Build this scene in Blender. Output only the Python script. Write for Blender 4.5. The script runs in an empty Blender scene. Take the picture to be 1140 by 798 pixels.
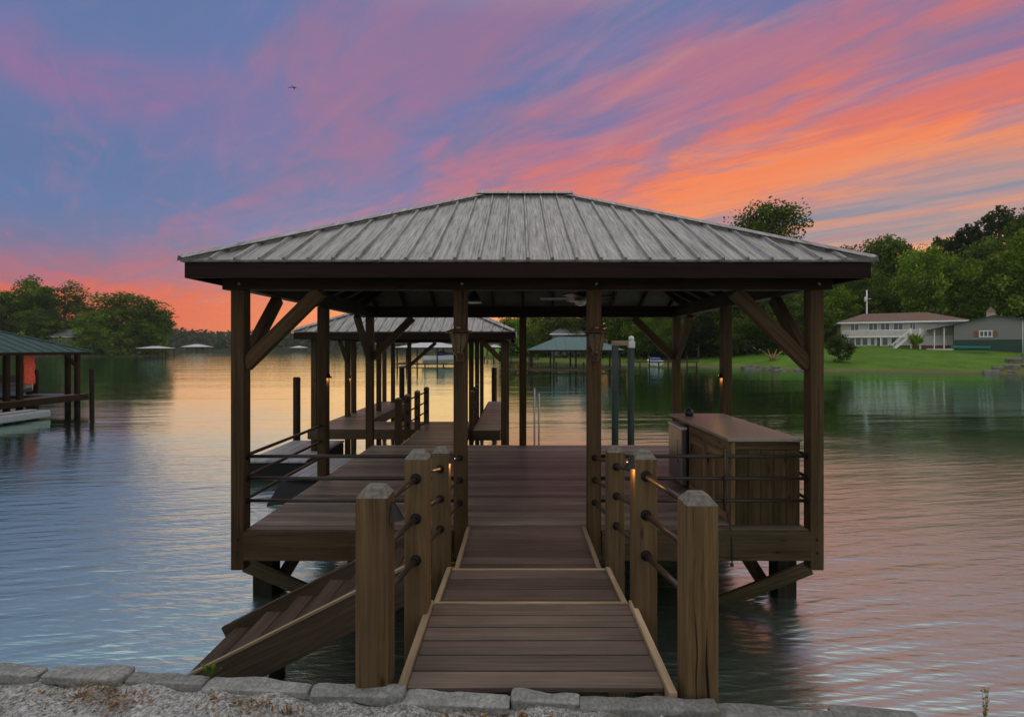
import bpy, math, random
import numpy as np
from mathutils import Vector, Matrix

random.seed(7)
R = math.radians
SC = bpy.context.scene
COL = SC.collection

# ------------------------------------------------------------------ camera
CAMZ, F, VX, HY = 2.91, 574.0, 577.0, 388.0      # metres; focal, vanishing point and horizon measured on the 1140 px photo
cam_d = bpy.data.cameras.new('camera')
cam = bpy.data.objects.new('camera', cam_d)
COL.objects.link(cam)
cam.location = (0, 0, CAMZ)
cam.rotation_euler = (R(90), 0, 0)
cam_d.sensor_width = 36
cam_d.lens = F / 1140 * 36
cam_d.shift_x = -(VX - 570) / 1140
cam_d.shift_y = -(399 - HY) / 1140
cam_d.clip_start = 0.05
cam_d.clip_end = 6000
SC.camera = cam

# ------------------------------------------------------------------ node helpers
def node(nt, typ, **kw):
    n = nt.nodes.new(typ)
    for k, v in kw.items():
        setattr(n, k, v)
    return n

def math_n(nt, op, a, b=None, c=None, clamp=False):
    n = node(nt, 'ShaderNodeMath', operation=op, use_clamp=clamp)
    for i, x in enumerate((a, b, c)):
        if x is None:
            continue
        if isinstance(x, (int, float)):
            n.inputs[i].default_value = x
        else:
            nt.links.new(x, n.inputs[i])
    return n.outputs[0]

def maprange(nt, x, a, b, c=0.0, d=1.0, smooth=False):
    n = node(nt, 'ShaderNodeMapRange', interpolation_type='SMOOTHSTEP' if smooth else 'LINEAR')
    nt.links.new(x, n.inputs[0])
    for i, v in zip((1, 2, 3, 4), (a, b, c, d)):
        n.inputs[i].default_value = v
    return n.outputs[0]

def mixc(nt, fac, a, b, typ='MIX'):
    n = node(nt, 'ShaderNodeMix', data_type='RGBA', blend_type=typ)
    for i, x in ((0, fac), (6, a), (7, b)):
        if isinstance(x, (int, float)):
            n.inputs[i].default_value = x
        elif isinstance(x, tuple):
            n.inputs[i].default_value = (*x, 1)
        else:
            nt.links.new(x, n.inputs[i])
    return n.outputs[2]

def ramp(nt, x, stops, interp='LINEAR'):
    n = node(nt, 'ShaderNodeValToRGB')
    cr = n.color_ramp
    cr.interpolation = interp
    while len(cr.elements) < len(stops):
        cr.elements.new(0.5)
    for e, (p, c) in zip(cr.elements, stops):
        e.position = p
        e.color = (*c, 1) if isinstance(c, tuple) else (c, c, c, 1)
    nt.links.new(x, n.inputs[0])
    return n.outputs[0]

def noise(nt, vec, scale=1.0, detail=3.0, rough=0.55, dist=0.0):
    n = node(nt, 'ShaderNodeTexNoise')
    nt.links.new(vec, n.inputs['Vector'])
    n.inputs['Scale'].default_value = scale
    n.inputs['Detail'].default_value = detail
    n.inputs['Roughness'].default_value = rough
    n.inputs['Distortion'].default_value = dist
    return n.outputs['Fac']

def comb(nt, x, y, z):
    n = node(nt, 'ShaderNodeCombineXYZ')
    for i, v in enumerate((x, y, z)):
        if isinstance(v, (int, float)):
            n.inputs[i].default_value = v
        else:
            nt.links.new(v, n.inputs[i])
    return n.outputs[0]

# ------------------------------------------------------------------ sky (dusk, streaked cirrus over a glowing horizon)
HAZE = .00014
SUN_EL, SUN_AZ = R(5), R(-20)
world = bpy.data.worlds.new('World')
SC.world = world
world.use_nodes = True
wt = world.node_tree
wt.nodes.clear()
tc = node(wt, 'ShaderNodeTexCoord')
sep = node(wt, 'ShaderNodeSeparateXYZ')
wt.links.new(tc.outputs['Generated'], sep.inputs[0])
dx, dy, dz = sep.outputs
zc = math_n(wt, 'MAXIMUM', math_n(wt, 'ABSOLUTE', dz), 0.02)
hx = math_n(wt, 'DIVIDE', dx, zc)
hy = math_n(wt, 'DIVIDE', dy, zc)
A = R(-42)
u_ = math_n(wt, 'ADD', math_n(wt, 'MULTIPLY', hx, math.sin(A)), math_n(wt, 'MULTIPLY', hy, math.cos(A)))
v_ = math_n(wt, 'ADD', math_n(wt, 'MULTIPLY', hx, math.cos(A)), math_n(wt, 'MULTIPLY', hy, -math.sin(A)))
el = math_n(wt, 'MULTIPLY', math_n(wt, 'ARCSINE', dz), 180 / math.pi)
az = math_n(wt, 'MULTIPLY', math_n(wt, 'ARCTAN2', dx, dy), 180 / math.pi)
warp = noise(wt, comb(wt, math_n(wt, 'MULTIPLY', u_, 0.42), math_n(wt, 'MULTIPLY', v_, 0.95), 3.7), 1.0, 7, 0.6, 0.5)
warp2 = noise(wt, comb(wt, math_n(wt, 'MULTIPLY', u_, 0.5), math_n(wt, 'MULTIPLY', v_, 2.6), 9.1), 1.0, 6, 0.6, 0.8)
vv = math_n(wt, 'ADD', math_n(wt, 'SUBTRACT', v_, .15), math_n(wt, 'MULTIPLY', math_n(wt, 'SUBTRACT', warp, 0.5), 2.7))
vv = math_n(wt, 'ADD', vv, math_n(wt, 'MULTIPLY', math_n(wt, 'SUBTRACT', warp2, 0.5), 0.75))
VS = [(-2.0, (.12, .215, .46)), (-.2, (.11, .205, .46)), (.35, (.135, .20, .45)), (.85, (.30, .185, .36)), (1.3, (.19, .20, .44)),
      (1.8, (.46, .19, .30)), (2.25, (.74, .195, .165)), (2.75, (.96, .26, .11)), (3.45, (.93, .30, .13)), (4.05, (.28, .28, .37)),
      (4.6, (.85, .34, .18)), (5.2, (.38, .32, .35)), (6.0, (.95, .42, .20))]
cv = ramp(wt, maprange(wt, vv, -2, 6), [((v + 2) / 8, c) for v, c in VS], 'EASE')
# low band: coral red towards the left, peach towards the right
low_l = ramp(wt, maprange(wt, math_n(wt, 'ADD', el, math_n(wt, 'MULTIPLY', math_n(wt, 'SUBTRACT', warp2, 0.5), 7.0)), -1, 14),
             [(0, (.52, .14, .11)), (.16, (.74, .112, .05)), (.34, (.76, .13, .075)), (.52, (.48, .15, .18)), (.7, (.27, .18, .27)), (.88, (.18, .20, .34))])
low_r = ramp(wt, maprange(wt, el, 0, 20), [(0, (.95, .45, .20)), (.5, (.95, .40, .20)), (1, (.70, .33, .25))])
low = mixc(wt, maprange(wt, az, 0, 30, smooth=True), low_l, low_r)
wl = math_n(wt, 'ADD', el, math_n(wt, 'MULTIPLY', math_n(wt, 'SUBTRACT', warp, 0.5), 10))
side = maprange(wt, az, -8, 22, 0, 1, smooth=True)
hi_edge = math_n(wt, 'SUBTRACT', 12.5, math_n(wt, 'MULTIPLY', side, 4.0))
wlow = math_n(wt, 'DIVIDE', math_n(wt, 'SUBTRACT', hi_edge, wl), 8.0, clamp=True)
def dome(a0, e0, sa, se):
    p = math_n(wt, 'DIVIDE', math_n(wt, 'SUBTRACT', az, a0), sa)
    q = math_n(wt, 'DIVIDE', math_n(wt, 'SUBTRACT', math_n(wt, 'ADD', el, math_n(wt, 'MULTIPLY', math_n(wt, 'SUBTRACT', warp2, .5), 9.0)), e0), se)
    return math_n(wt, 'POWER', 2.718, math_n(wt, 'MULTIPLY', math_n(wt, 'ADD', math_n(wt, 'MULTIPLY', p, p), math_n(wt, 'MULTIPLY', q, q)), -1))
cv = mixc(wt, math_n(wt, 'MULTIPLY', dome(-41, 21.5, 15, 3.6), .75), cv, (.34, .165, .37))
gap = noise(wt, comb(wt, math_n(wt, 'MULTIPLY', u_, 1.0), math_n(wt, 'MULTIPLY', v_, 2.4), 6.2), 1.0, 8, 0.64, 0.6)
cv = mixc(wt, maprange(wt, gap, .56, .34, 0, .78, smooth=True), cv, mixc(wt, maprange(wt, vv, 1.6, 3.4), (.125, .195, .43), (.52, .25, .30)))
cv = mixc(wt, math_n(wt, 'MULTIPLY', dome(39, 13.2, 12, 2.6), .62), cv, (.36, .34, .40))
cv = mixc(wt, math_n(wt, 'MULTIPLY', dome(-42, 15.5, 14, 3.0), .6), cv, (.11, .19, .40))
sky = mixc(wt, wlow, cv, low)
# fine wisps
wisp = noise(wt, comb(wt, math_n(wt, 'MULTIPLY', u_, 1.1), math_n(wt, 'MULTIPLY', v_, 5.2), 1.3), 1.0, 8, 0.66, 0.7)
sky = mixc(wt, maprange(wt, wisp, 0.46, 0.74, 0, 0.20, smooth=True), sky, mixc(wt, side, (.55, .20, .30), (.95, .42, .25)))
sky = mixc(wt, maprange(wt, wisp, 0.52, 0.26, 0, 0.22, smooth=True), sky, (.17, .19, .36))
# golden glow where the sun went down
g1 = math_n(wt, 'DIVIDE', math_n(wt, 'SUBTRACT', az, -5.0), 16.0)
g2 = math_n(wt, 'DIVIDE', math_n(wt, 'SUBTRACT', el, 1.0), 8.5)
gg = math_n(wt, 'POWER', 2.718, math_n(wt, 'MULTIPLY', math_n(wt, 'ADD', math_n(wt, 'MULTIPLY', g1, g1), math_n(wt, 'MULTIPLY', g2, g2)), -1))
sky = mixc(wt, math_n(wt, 'MULTIPLY', gg, .9), sky, (1.08, .48, .17))
# near-white sky overhead and behind the camera, brightness added as fill light
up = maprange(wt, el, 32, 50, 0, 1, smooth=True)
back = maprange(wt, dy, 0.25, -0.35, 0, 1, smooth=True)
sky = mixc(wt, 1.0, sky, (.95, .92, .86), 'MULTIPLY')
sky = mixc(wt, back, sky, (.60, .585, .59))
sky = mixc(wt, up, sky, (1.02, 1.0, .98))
nish = node(wt, 'ShaderNodeTexSky', sky_type='NISHITA', sun_disc=False, sun_elevation=SUN_EL, sun_rotation=SUN_AZ)
bg1 = node(wt, 'ShaderNodeBackground')
bg1.inputs[1].default_value = 1.0
bg2 = node(wt, 'ShaderNodeBackground')
bg2.inputs[1].default_value = 0.003
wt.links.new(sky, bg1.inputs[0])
wt.links.new(nish.outputs[0], bg2.inputs[0])
add = node(wt, 'ShaderNodeAddShader')
wt.links.new(bg1.outputs[0], add.inputs[0])
wt.links.new(bg2.outputs[0], add.inputs[1])
wo = node(wt, 'ShaderNodeOutputWorld')
wt.links.new(add.outputs[0], wo.inputs[0])

sun_d = bpy.data.lights.new('sun', 'SUN')
sun_d.energy = 0.13
sun_d.angle = R(34)
sun_d.color = (1.0, .62, .33)
sun = bpy.data.objects.new('sun', sun_d)
COL.objects.link(sun)
sdir = Vector((math.sin(SUN_AZ) * math.cos(SUN_EL), math.cos(SUN_AZ) * math.cos(SUN_EL), math.sin(SUN_EL)))
sun.rotation_euler = (-sdir).to_track_quat('-Z', 'Y').to_euler()
sun.location = (0, 60, 40)

SC.view_settings.view_transform = 'Standard'
SC.view_settings.look = 'None'
SC.view_settings.exposure = 0.0
SC.view_settings.gamma = 1.0
SC.cycles.use_denoising = True
SC.cycles.max_bounces = 8
SC.cycles.sample_clamp_indirect = 4

# ------------------------------------------------------------------ geometry helpers
def W(px, py, Y):
    """world point seen at photo pixel px,py at depth Y"""
    return Vector(((px - VX) / F * Y, Y, CAMZ - (py - HY) / F * Y))

def WX(px, Y):
    return (px - VX) / F * Y

def WZ(py, Y):
    return CAMZ - (py - HY) / F * Y

class MB:
    def __init__(self):
        self.v, self.f, self.uv, self.rn, self.sm = [], [], [], [], []

    def face(self, pts, uvs=None, rn=None, smooth=False):
        i = len(self.v)
        self.v += [tuple(p) for p in pts]
        self.f.append(tuple(range(i, i + len(pts))))
        if uvs is None:
            uvs = [(p[0], p[2] + p[1]) for p in pts]
        self.uv += list(uvs)
        self.rn.append(random.random() if rn is None else rn)
        self.sm.append(smooth)

    def mesh(self, vs, fs, uvf=None, rn=None, smooth=False):
        i = len(self.v)
        rn = random.random() if rn is None else rn
        self.v += [tuple(p) for p in vs]
        for f in fs:
            self.f.append(tuple(i + k for k in f))
            for k in f:
                p = vs[k]
                self.uv.append(uvf(p, f) if uvf else (p[0], p[2] + p[1]))
            self.rn.append(rn)
            self.sm.append(smooth)
        return self

    def beam(self, p0, p1, w, h, up=(0, 0, 1), rn=None, c0=0.0, c1=0.0):
        """box along p0-p1, w across, h along up; c0/c1 slant the ends (plumb cuts)"""
        p0, p1 = Vector(p0), Vector(p1)
        L = (p1 - p0)
        ln = L.length
        L.normalize()
        up = Vector(up)
        if abs(L.dot(up)) > 0.98:
            up = Vector((0, 1, 0))
        S = L.cross(up).normalized()
        U = S.cross(L).normalized()
        vs, loc = [], []
        for e, p in ((0, p0), (ln, p1)):
            for a, b in ((-1, -1), (1, -1), (1, 1), (-1, 1)):
                c = (c0 if e == 0 else c1) * b * h / 2
                vs.append(p + S * (a * w / 2) + U * (b * h / 2) + L * c)
                loc.append((e, a * w / 2, b * h / 2))
        fs = [(0, 3, 2, 1), (4, 5, 6, 7), (0, 1, 5, 4), (2, 3, 7, 6), (1, 2, 6, 5), (3, 0, 4, 7)]
        kind = ['e', 'e', 'h', 'h', 'w', 'w']
        off = random.random() * 7
        i = len(self.v)
        self.v += [tuple(p) for p in vs]
        rn = random.random() if rn is None else rn
        for f, k in zip(fs, kind):
            self.f.append(tuple(i + q for q in f))
            for q in f:
                l, a, b = loc[q]
                self.uv.append((l + off, a + off) if k == 'h' else ((l + off, b + off + w) if k == 'w' else (a * .25 + off, b + off)))
            self.rn.append(rn)
            self.sm.append(False)
        return self

    def box(self, x0, x1, y0, y1, z0, z1, rn=None):
        d = (x1 - x0, y1 - y0, z1 - z0)
        cx, cy, cz = (x0 + x1) / 2, (y0 + y1) / 2, (z0 + z1) / 2
        k = d.index(max(d))
        if k == 0:
            return self.beam((x0, cy, cz), (x1, cy, cz), d[1], d[2], rn=rn)
        if k == 1:
            return self.beam((cx, y0, cz), (cx, y1, cz), d[0], d[2], rn=rn)
        return self.beam((cx, cy, z0), (cx, cy, z1), d[0], d[1], (0, 1, 0), rn=rn)

    def tube(self, pts, r, n=10, cap=True, smooth=True):
        pts = [Vector(p) for p in pts]
        rs = r if isinstance(r, (list, tuple)) else [r] * len(pts)
        rings = []
        prev = None
        for i, p in enumerate(pts):
            t = (pts[min(i + 1, len(pts) - 1)] - pts[max(i - 1, 0)]).normalized()
            if prev is None:
                a = t.orthogonal().normalized()
            else:
                a = (prev - t * prev.dot(t)).normalized()
            prev = a
            b = t.cross(a)
            rings.append([p + (a * math.cos(2 * math.pi * k / n) + b * math.sin(2 * math.pi * k / n)) * rs[i] for k in range(n)])
        rn = random.random()
        base = len(self.v)
        acc = 0
        for i, ring in enumerate(rings):
            self.v += [tuple(p) for p in ring]
        for i in range(len(rings) - 1):
            l = (pts[i + 1] - pts[i]).length
            for k in range(n):
                k2 = (k + 1) % n
                self.f.append((base + i * n + k, base + i * n + k2, base + (i + 1) * n + k2, base + (i + 1) * n + k))
                c = 2 * math.pi * max(rs[i], .01) / n
                self.uv += [(acc, c * k), (acc, c * (k + 1)), (acc + l, c * (k + 1)), (acc + l, c * k)]
                self.rn.append(rn)
                self.sm.append(smooth)
            acc += l
        if cap:
            for ring, off in ((list(range(n))[::-1], 0), (list(range(n)), (len(rings) - 1) * n)):
                self.f.append(tuple(base + off + k for k in ring))
                self.uv += [(.05 * math.cos(k), .05 * math.sin(k)) for k in ring]
                self.rn.append(rn)
                self.sm.append(False)
        return self

    def lathe(self, prof, c, n=16, smooth=True, phase=0.0):
        """prof: (radius, z) from bottom to top"""
        base = len(self.v)
        rn = random.random()
        for r, z in prof:
            for k in range(n):
                t = 2 * math.pi * k / n + phase
                self.v.append((c[0] + r * math.cos(t), c[1] + r * math.sin(t), c[2] + z))
        for i in range(len(prof) - 1):
            for k in range(n):
                k2 = (k + 1) % n
                self.f.append((base + i * n + k, base + i * n + k2, base + (i + 1) * n + k2, base + (i + 1) * n + k))
                self.uv += [(prof[i][1], .1 * k)] * 2 + [(prof[i + 1][1], .1 * k)] * 2
                self.rn.append(rn)
                self.sm.append(smooth)
        for i, o in ((0, -1), (len(prof) - 1, 1)):
            if prof[i][0] > 1e-4:
                ks = list(range(n))[::o]
                self.f.append(tuple(base + i * n + k for k in ks))
                self.uv += [(0, 0)] * n
                self.rn.append(rn)
                self.sm.append(False)
        return self

    def build(self, name, mat, parent=None, bevel=0.0, seg=1):
        o0 = Vector(parent['_w']) if parent is not None and '_w' in parent else Vector((0, 0, 0))
        me = bpy.data.meshes.new(name)
        me.from_pydata([(x - o0.x, y - o0.y, z - o0.z) for x, y, z in self.v], [], self.f)
        uvl = me.uv_layers.new(name='UVMap')
        uvl.data.foreach_set('uv', np.array(self.uv, dtype=np.float32).ravel())
        at = me.attributes.new('rnd', 'FLOAT', 'FACE')
        at.data.foreach_set('value', np.array(self.rn, dtype=np.float32))
        me.polygons.foreach_set('use_smooth', np.array(self.sm, dtype=bool))
        me.materials.append(mat)
        me.update()
        o = bpy.data.objects.new(name, me)
        COL.objects.link(o)
        if parent is not None:
            o.parent = parent
            o['_w'] = tuple(o0)
        if bevel:
            m = o.modifiers.new('soft_edges', 'BEVEL')
            m.width = bevel
            m.segments = seg
            m.limit_method = 'ANGLE'
            m.angle_limit = R(40)
        return o

def thing(name, label, cat, loc=(0, 0, 0), group=None):
    o = bpy.data.objects.new(name, None)
    COL.objects.link(o)
    o.location = loc
    o.empty_display_size = 0.2
    o['_w'] = tuple(loc)
    o['label'] = label
    o['category'] = cat
    if group:
        o['group'] = group
    return o

def tag(o, label, cat, group=None, kind=None):
    o['label'] = label
    o['category'] = cat
    if group:
        o['group'] = group
    if kind:
        o['kind'] = kind
    return o

def struct(o):
    o['kind'] = 'structure'
    return o

def copy_thing(t, loc, rotz=0.0, scale=None, label=None, group=None):
    r = t.copy()
    COL.objects.link(r)
    r.location = loc
    r.rotation_euler = (0, 0, rotz)
    if scale is not None:
        r.scale = scale
    if label:
        r['label'] = label
    if group:
        r['group'] = group
    for ch in list(t.children):
        c = ch.copy()
        COL.objects.link(c)
        c.parent = r
        for g in list(ch.children):
            d = g.copy()
            COL.objects.link(d)
            d.parent = c
    return r

# ------------------------------------------------------------------ materials
def new_mat(name):
    m = bpy.data.materials.new(name)
    m.use_nodes = True
    nt = m.node_tree
    b = nt.nodes['Principled BSDF']
    return m, nt, b

def setc(b, c):
    b.inputs['Base Color'].default_value = (*c, 1)

def plain(name, c, rough=0.5, metal=0.0, var=0.12, scale=9.0, spec=0.5, bump=0.0):
    m, nt, b = new_mat(name)
    t = node(nt, 'ShaderNodeTexCoord')
    n = noise(nt, t.outputs['Object'], scale, 4, 0.6)
    k = maprange(nt, n, 0.3, 0.7, 1 - var, 1 + var)
    col = mixc(nt, 1.0, c, comb(nt, k, k, k), 'MULTIPLY')
    nt.links.new(col, b.inputs['Base Color'])
    b.inputs['Roughness'].default_value = rough
    b.inputs['Metallic'].default_value = metal
    b.inputs['Specular IOR Level'].default_value = spec
    if bump:
        bp = node(nt, 'ShaderNodeBump')
        bp.inputs['Strength'].default_value = bump
        bp.inputs['Distance'].default_value = 0.01
        nt.links.new(n, bp.inputs['Height'])
        nt.links.new(bp.outputs[0], b.inputs['Normal'])
    return m

def wood(name, dark, light, grain=24.0, rough=0.62, knots=True, crack=0.5, var=0.22, weather=None, spec=0.12):
    m, nt, b = new_mat(name)
    uv = node(nt, 'ShaderNodeUVMap')
    s = node(nt, 'ShaderNodeSeparateXYZ')
    nt.links.new(uv.outputs[0], s.inputs[0])
    at = node(nt, 'ShaderNodeAttribute', attribute_name='rnd')
    rn = at.outputs['Fac']
    u, v = s.outputs[0], s.outputs[1]
    off = math_n(nt, 'MULTIPLY', rn, 37.0)
    # slow wander of the grain round the knots
    wob = noise(nt, comb(nt, math_n(nt, 'MULTIPLY', u, 1.7), math_n(nt, 'MULTIPLY', v, 6.0), off), 1.0, 2, 0.5)
    vw = math_n(nt, 'ADD', v, math_n(nt, 'MULTIPLY', wob, 0.06))
    g = noise(nt, comb(nt, math_n(nt, 'MULTIPLY', u, 1.1), math_n(nt, 'MULTIPLY', vw, grain * 2.2), off), 1.0, 5, 0.6)
    g2 = noise(nt, comb(nt, math_n(nt, 'MULTIPLY', u, 7.0), math_n(nt, 'MULTIPLY', vw, grain * 9), off), 1.0, 3, 0.6)
    gf = math_n(nt, 'ADD', math_n(nt, 'MULTIPLY', g, 0.75), math_n(nt, 'MULTIPLY', g2, 0.25))
    col = ramp(nt, gf, [(0.34, dark), (0.66, light)])
    blotch = noise(nt, comb(nt, math_n(nt, 'MULTIPLY', u, 1.3), math_n(nt, 'MULTIPLY', v, 5.0), math_n(nt, 'ADD', off, 5.0)), 1.0, 4, 0.6)
    k = math_n(nt, 'MULTIPLY', maprange(nt, blotch, 0.3, 0.7, 0.74, 1.2), maprange(nt, rn, 0, 1, 1 - var, 1 + var))
    col = mixc(nt, 1.0, col, comb(nt, k, k, k), 'MULTIPLY')
    if weather:
        wn = noise(nt, comb(nt, math_n(nt, 'MULTIPLY', u, 0.9), math_n(nt, 'MULTIPLY', v, 3.2), math_n(nt, 'ADD', off, 11.0)), 1.0, 4, 0.65)
        col = mixc(nt, maprange(nt, wn, 0.42, 0.75, 0, 0.65), col, weather)
    if knots:
        vo = node(nt, 'ShaderNodeTexVoronoi')
        nt.links.new(comb(nt, math_n(nt, 'MULTIPLY', u, 1.9), math_n(nt, 'MULTIPLY', v, 6.5), off), vo.inputs['Vector'])
        vo.inputs['Scale'].default_value = 1.0
        kf = maprange(nt, vo.outputs['Distance'], 0.05, 0.13, 0.75, 0.0, smooth=True)
        col = mixc(nt, kf, col, tuple(x * 0.3 for x in dark))
    if crack:
        ck = noise(nt, comb(nt, math_n(nt, 'MULTIPLY', u, 0.55), math_n(nt, 'MULTIPLY', vw, 30.0), math_n(nt, 'ADD', off, 21.0)), 1.0, 2, 0.4)
        col = mixc(nt, maprange(nt, ck, 0.27 + (.05 if crack > .85 else 0), 0.22 + (.05 if crack > .85 else 0), 0, crack), col, tuple(x * 0.12 for x in dark))
    nt.links.new(col, b.inputs['Base Color'])
    nt.links.new(maprange(nt, gf, 0.3, 0.7, rough + .1, rough - .08), b.inputs['Roughness'])
    b.inputs['Specular IOR Level'].default_value = spec
    bp = node(nt, 'ShaderNodeBump')
    bp.inputs['Strength'].default_value = 0.35
    bp.inputs['Distance'].default_value = 0.004
    nt.links.new(gf, bp.inputs['Height'])
    nt.links.new(bp.outputs[0], b.inputs['Normal'])
    return m

M = {}
M['post'] = wood('timber_post', (.030, .0165, .0070), (.092, .055, .0250), weather=(.066, .050, .030), crack=.8)
M['newel'] = wood('timber_newel', (.064, .039, .0165), (.170, .111, .0520), weather=(.13, .100, .062), grain=18, crack=.9)
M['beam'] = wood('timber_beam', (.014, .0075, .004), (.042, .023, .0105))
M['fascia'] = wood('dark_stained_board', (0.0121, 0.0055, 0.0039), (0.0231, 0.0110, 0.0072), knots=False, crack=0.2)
M['joist'] = wood('timber_joist', (.036, .023, .011), (.092, .062, .033), weather=(.07, .056, .04))
M['deck'] = wood('composite_board', (.100, .086, .066), (.185, .160, .126), grain=30, rough=0.5, knots=False, crack=0.0, var=0.42, spec=0.25)
M['ramp'] = wood('ramp_board', (.070, .053, .043), (.128, .098, .081), grain=30, rough=0.5, knots=False, crack=0.0, var=0.36, spec=0.25)
M['deck_grey'] = wood('grey_float_board', (0.1870, 0.1955, 0.2125), (0.2890, 0.2975, 0.3145), grain=12, rough=0.6, knots=False, crack=0.2)
M['trim'] = wood('pale_trim_board', (0.2304, 0.1692, 0.1044), (0.3744, 0.2880, 0.1872), knots=False, crack=0.3)
M['pine'] = wood('yellow_pine', (.150, .095, .045), (.30, .205, .105), grain=16)
M['pine_dark'] = wood('cedar_board', (.036, .024, .011), (.100, .066, .032), grain=16)
M['stair'] = wood('stair_board', (.044, .030, .021), (.090, .064, .047), grain=24, knots=False, crack=0.2)
M['pile'] = wood('wet_pile', (.014, .011, .008), (.036, .028, .019), weather=None, grain=14)
M['pipe'] = plain('bronze_pipe', (.055, .036, .027), 0.4, 0.5, .2)
M['black_pipe'] = plain('dark_pipe', (.030, .020, .016), 0.38, 0.3, .2)
M['rubber'] = plain('black_rubber', (.007, .007, .007), 0.7, 0, .1, 9, .2)
M['endgrain_skylit'] = plain('weathered_skylit_end_grain', (.145, .138, .120), .85, 0, .35, 40, .1, .4)  # grey end grain, with some sky light on the caps painted in
M['black'] = plain('black_metal', (.015, .012, .011), 0.4, 0.4)
M['bronze'] = plain('aged_bronze', (.105, .058, .035), 0.32, 0.6, .25)
M['steel'] = plain('brushed_steel', (.30, .30, .30), 0.38, 0.9, .1, 3)
M['white'] = plain('white_paint', (.82, .82, .82), 0.5, 0, .06)
M['pale'] = plain('pale_plastic', (.55, .56, .56), 0.45, 0, .06)
M['rope'] = plain('dark_cord', (.012, .012, .012), 0.7)
M['blue_dark'] = plain('navy_plastic', (.012, .02, .05), 0.35)

def counter_mat():
    m, nt, b = new_mat('stone_counter')
    t = node(nt, 'ShaderNodeTexCoord')
    n = noise(nt, t.outputs['Object'], 60, 5, 0.7)
    n2 = noise(nt, t.outputs['Object'], 3, 4, 0.6)
    c = ramp(nt, n, [(.35, (.165, .155, .122)), (.6, (.29, .272, .218))])
    c = mixc(nt, maprange(nt, n2, .35, .7, 0, .4), c, (.20, .18, .145))
    nt.links.new(c, b.inputs['Base Color'])
    b.inputs['Roughness'].default_value = 0.42
    b.inputs['Specular IOR Level'].default_value = .3
    return m
M['counter'] = counter_mat()

def roof_mat(name, base, light, dark, rough=0.42, metal=0.35, streak=0.6):
    m, nt, b = new_mat(name)
    uv = node(nt, 'ShaderNodeUVMap')
    s = node(nt, 'ShaderNodeSeparateXYZ')
    nt.links.new(uv.outputs[0], s.inputs[0])
    u, v = s.outputs[0], s.outputs[1]            # u along the eave, v up the slope
    n1 = noise(nt, comb(nt, math_n(nt, 'MULTIPLY', u, 38), math_n(nt, 'MULTIPLY', v, 1.6), 0), 1, 6, .66)
    n2 = noise(nt, comb(nt, math_n(nt, 'MULTIPLY', u, 120), math_n(nt, 'MULTIPLY', v, 22), 4), 1, 4, .7)
    n3 = noise(nt, comb(nt, math_n(nt, 'MULTIPLY', u, 1.1), math_n(nt, 'MULTIPLY', v, 0.7), 8), 1, 3, .6)
    f = math_n(nt, 'ADD', math_n(nt, 'MULTIPLY', n1, .68), math_n(nt, 'MULTIPLY', n2, .32))
    c = ramp(nt, f, [(.36, dark), (.47, base), (.62, light)])
    k = maprange(nt, n3, .3, .7, .86, 1.12)
    c = mixc(nt, streak, c, mixc(nt, 1.0, c, comb(nt, k, k, k), 'MULTIPLY'))
    nt.links.new(c, b.inputs['Base Color'])
    nt.links.new(maprange(nt, f, .35, .65, rough + .2, rough - .05), b.inputs['Roughness'])
    b.inputs['Metallic'].default_value = metal
    return m
M['roof'] = roof_mat('weathered_galvanised', (.225, .218, .208), (.39, .383, .37), (.070, .061, .051))
M['roof_under'] = plain('roof_underside', (.075, .055, .042), .7, 0, .25)
M['roof_green'] = roof_mat('green_metal_roof', (.011, .050, .043), (.016, .064, .055), (.008, .038, .033), .6, .0, .3)
M['roof_teal'] = roof_mat('teal_metal_roof', (.060, .120, .118), (.078, .145, .142), (.046, .095, .093), .6, .0, .3)
M['roof_pale'] = roof_mat('pale_metal_roof', (.48, .48, .50), (.58, .58, .60), (.36, .36, .37), .45, .1, .3)

def emis(name, c, s):
    m, nt, b = new_mat(name)
    setc(b, (c[0] * .5, c[1] * .5, c[2] * .5))
    b.inputs['Emission Color'].default_value = (*c, 1)
    b.inputs['Emission Strength'].default_value = s
    return m
M['bulb'] = emis('warm_lit_bulb', (1.0, .60, .22), 9.0)

def glass_mat(name, c, rough=0.08):
    m, nt, b = new_mat(name)
    setc(b, c)
    b.inputs['Roughness'].default_value = rough
    b.inputs['Specular IOR Level'].default_value = 0.8
    return m
M['lantern_glass'] = plain('amber_lantern_glass', (.105, .075, .040), .25, 0, .3, 20, .25)
M['window'] = glass_mat('dark_window_glass', (.035, .045, .055))
M['bowl'] = glass_mat('frosted_glass', (.62, .58, .52), .25)

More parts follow.
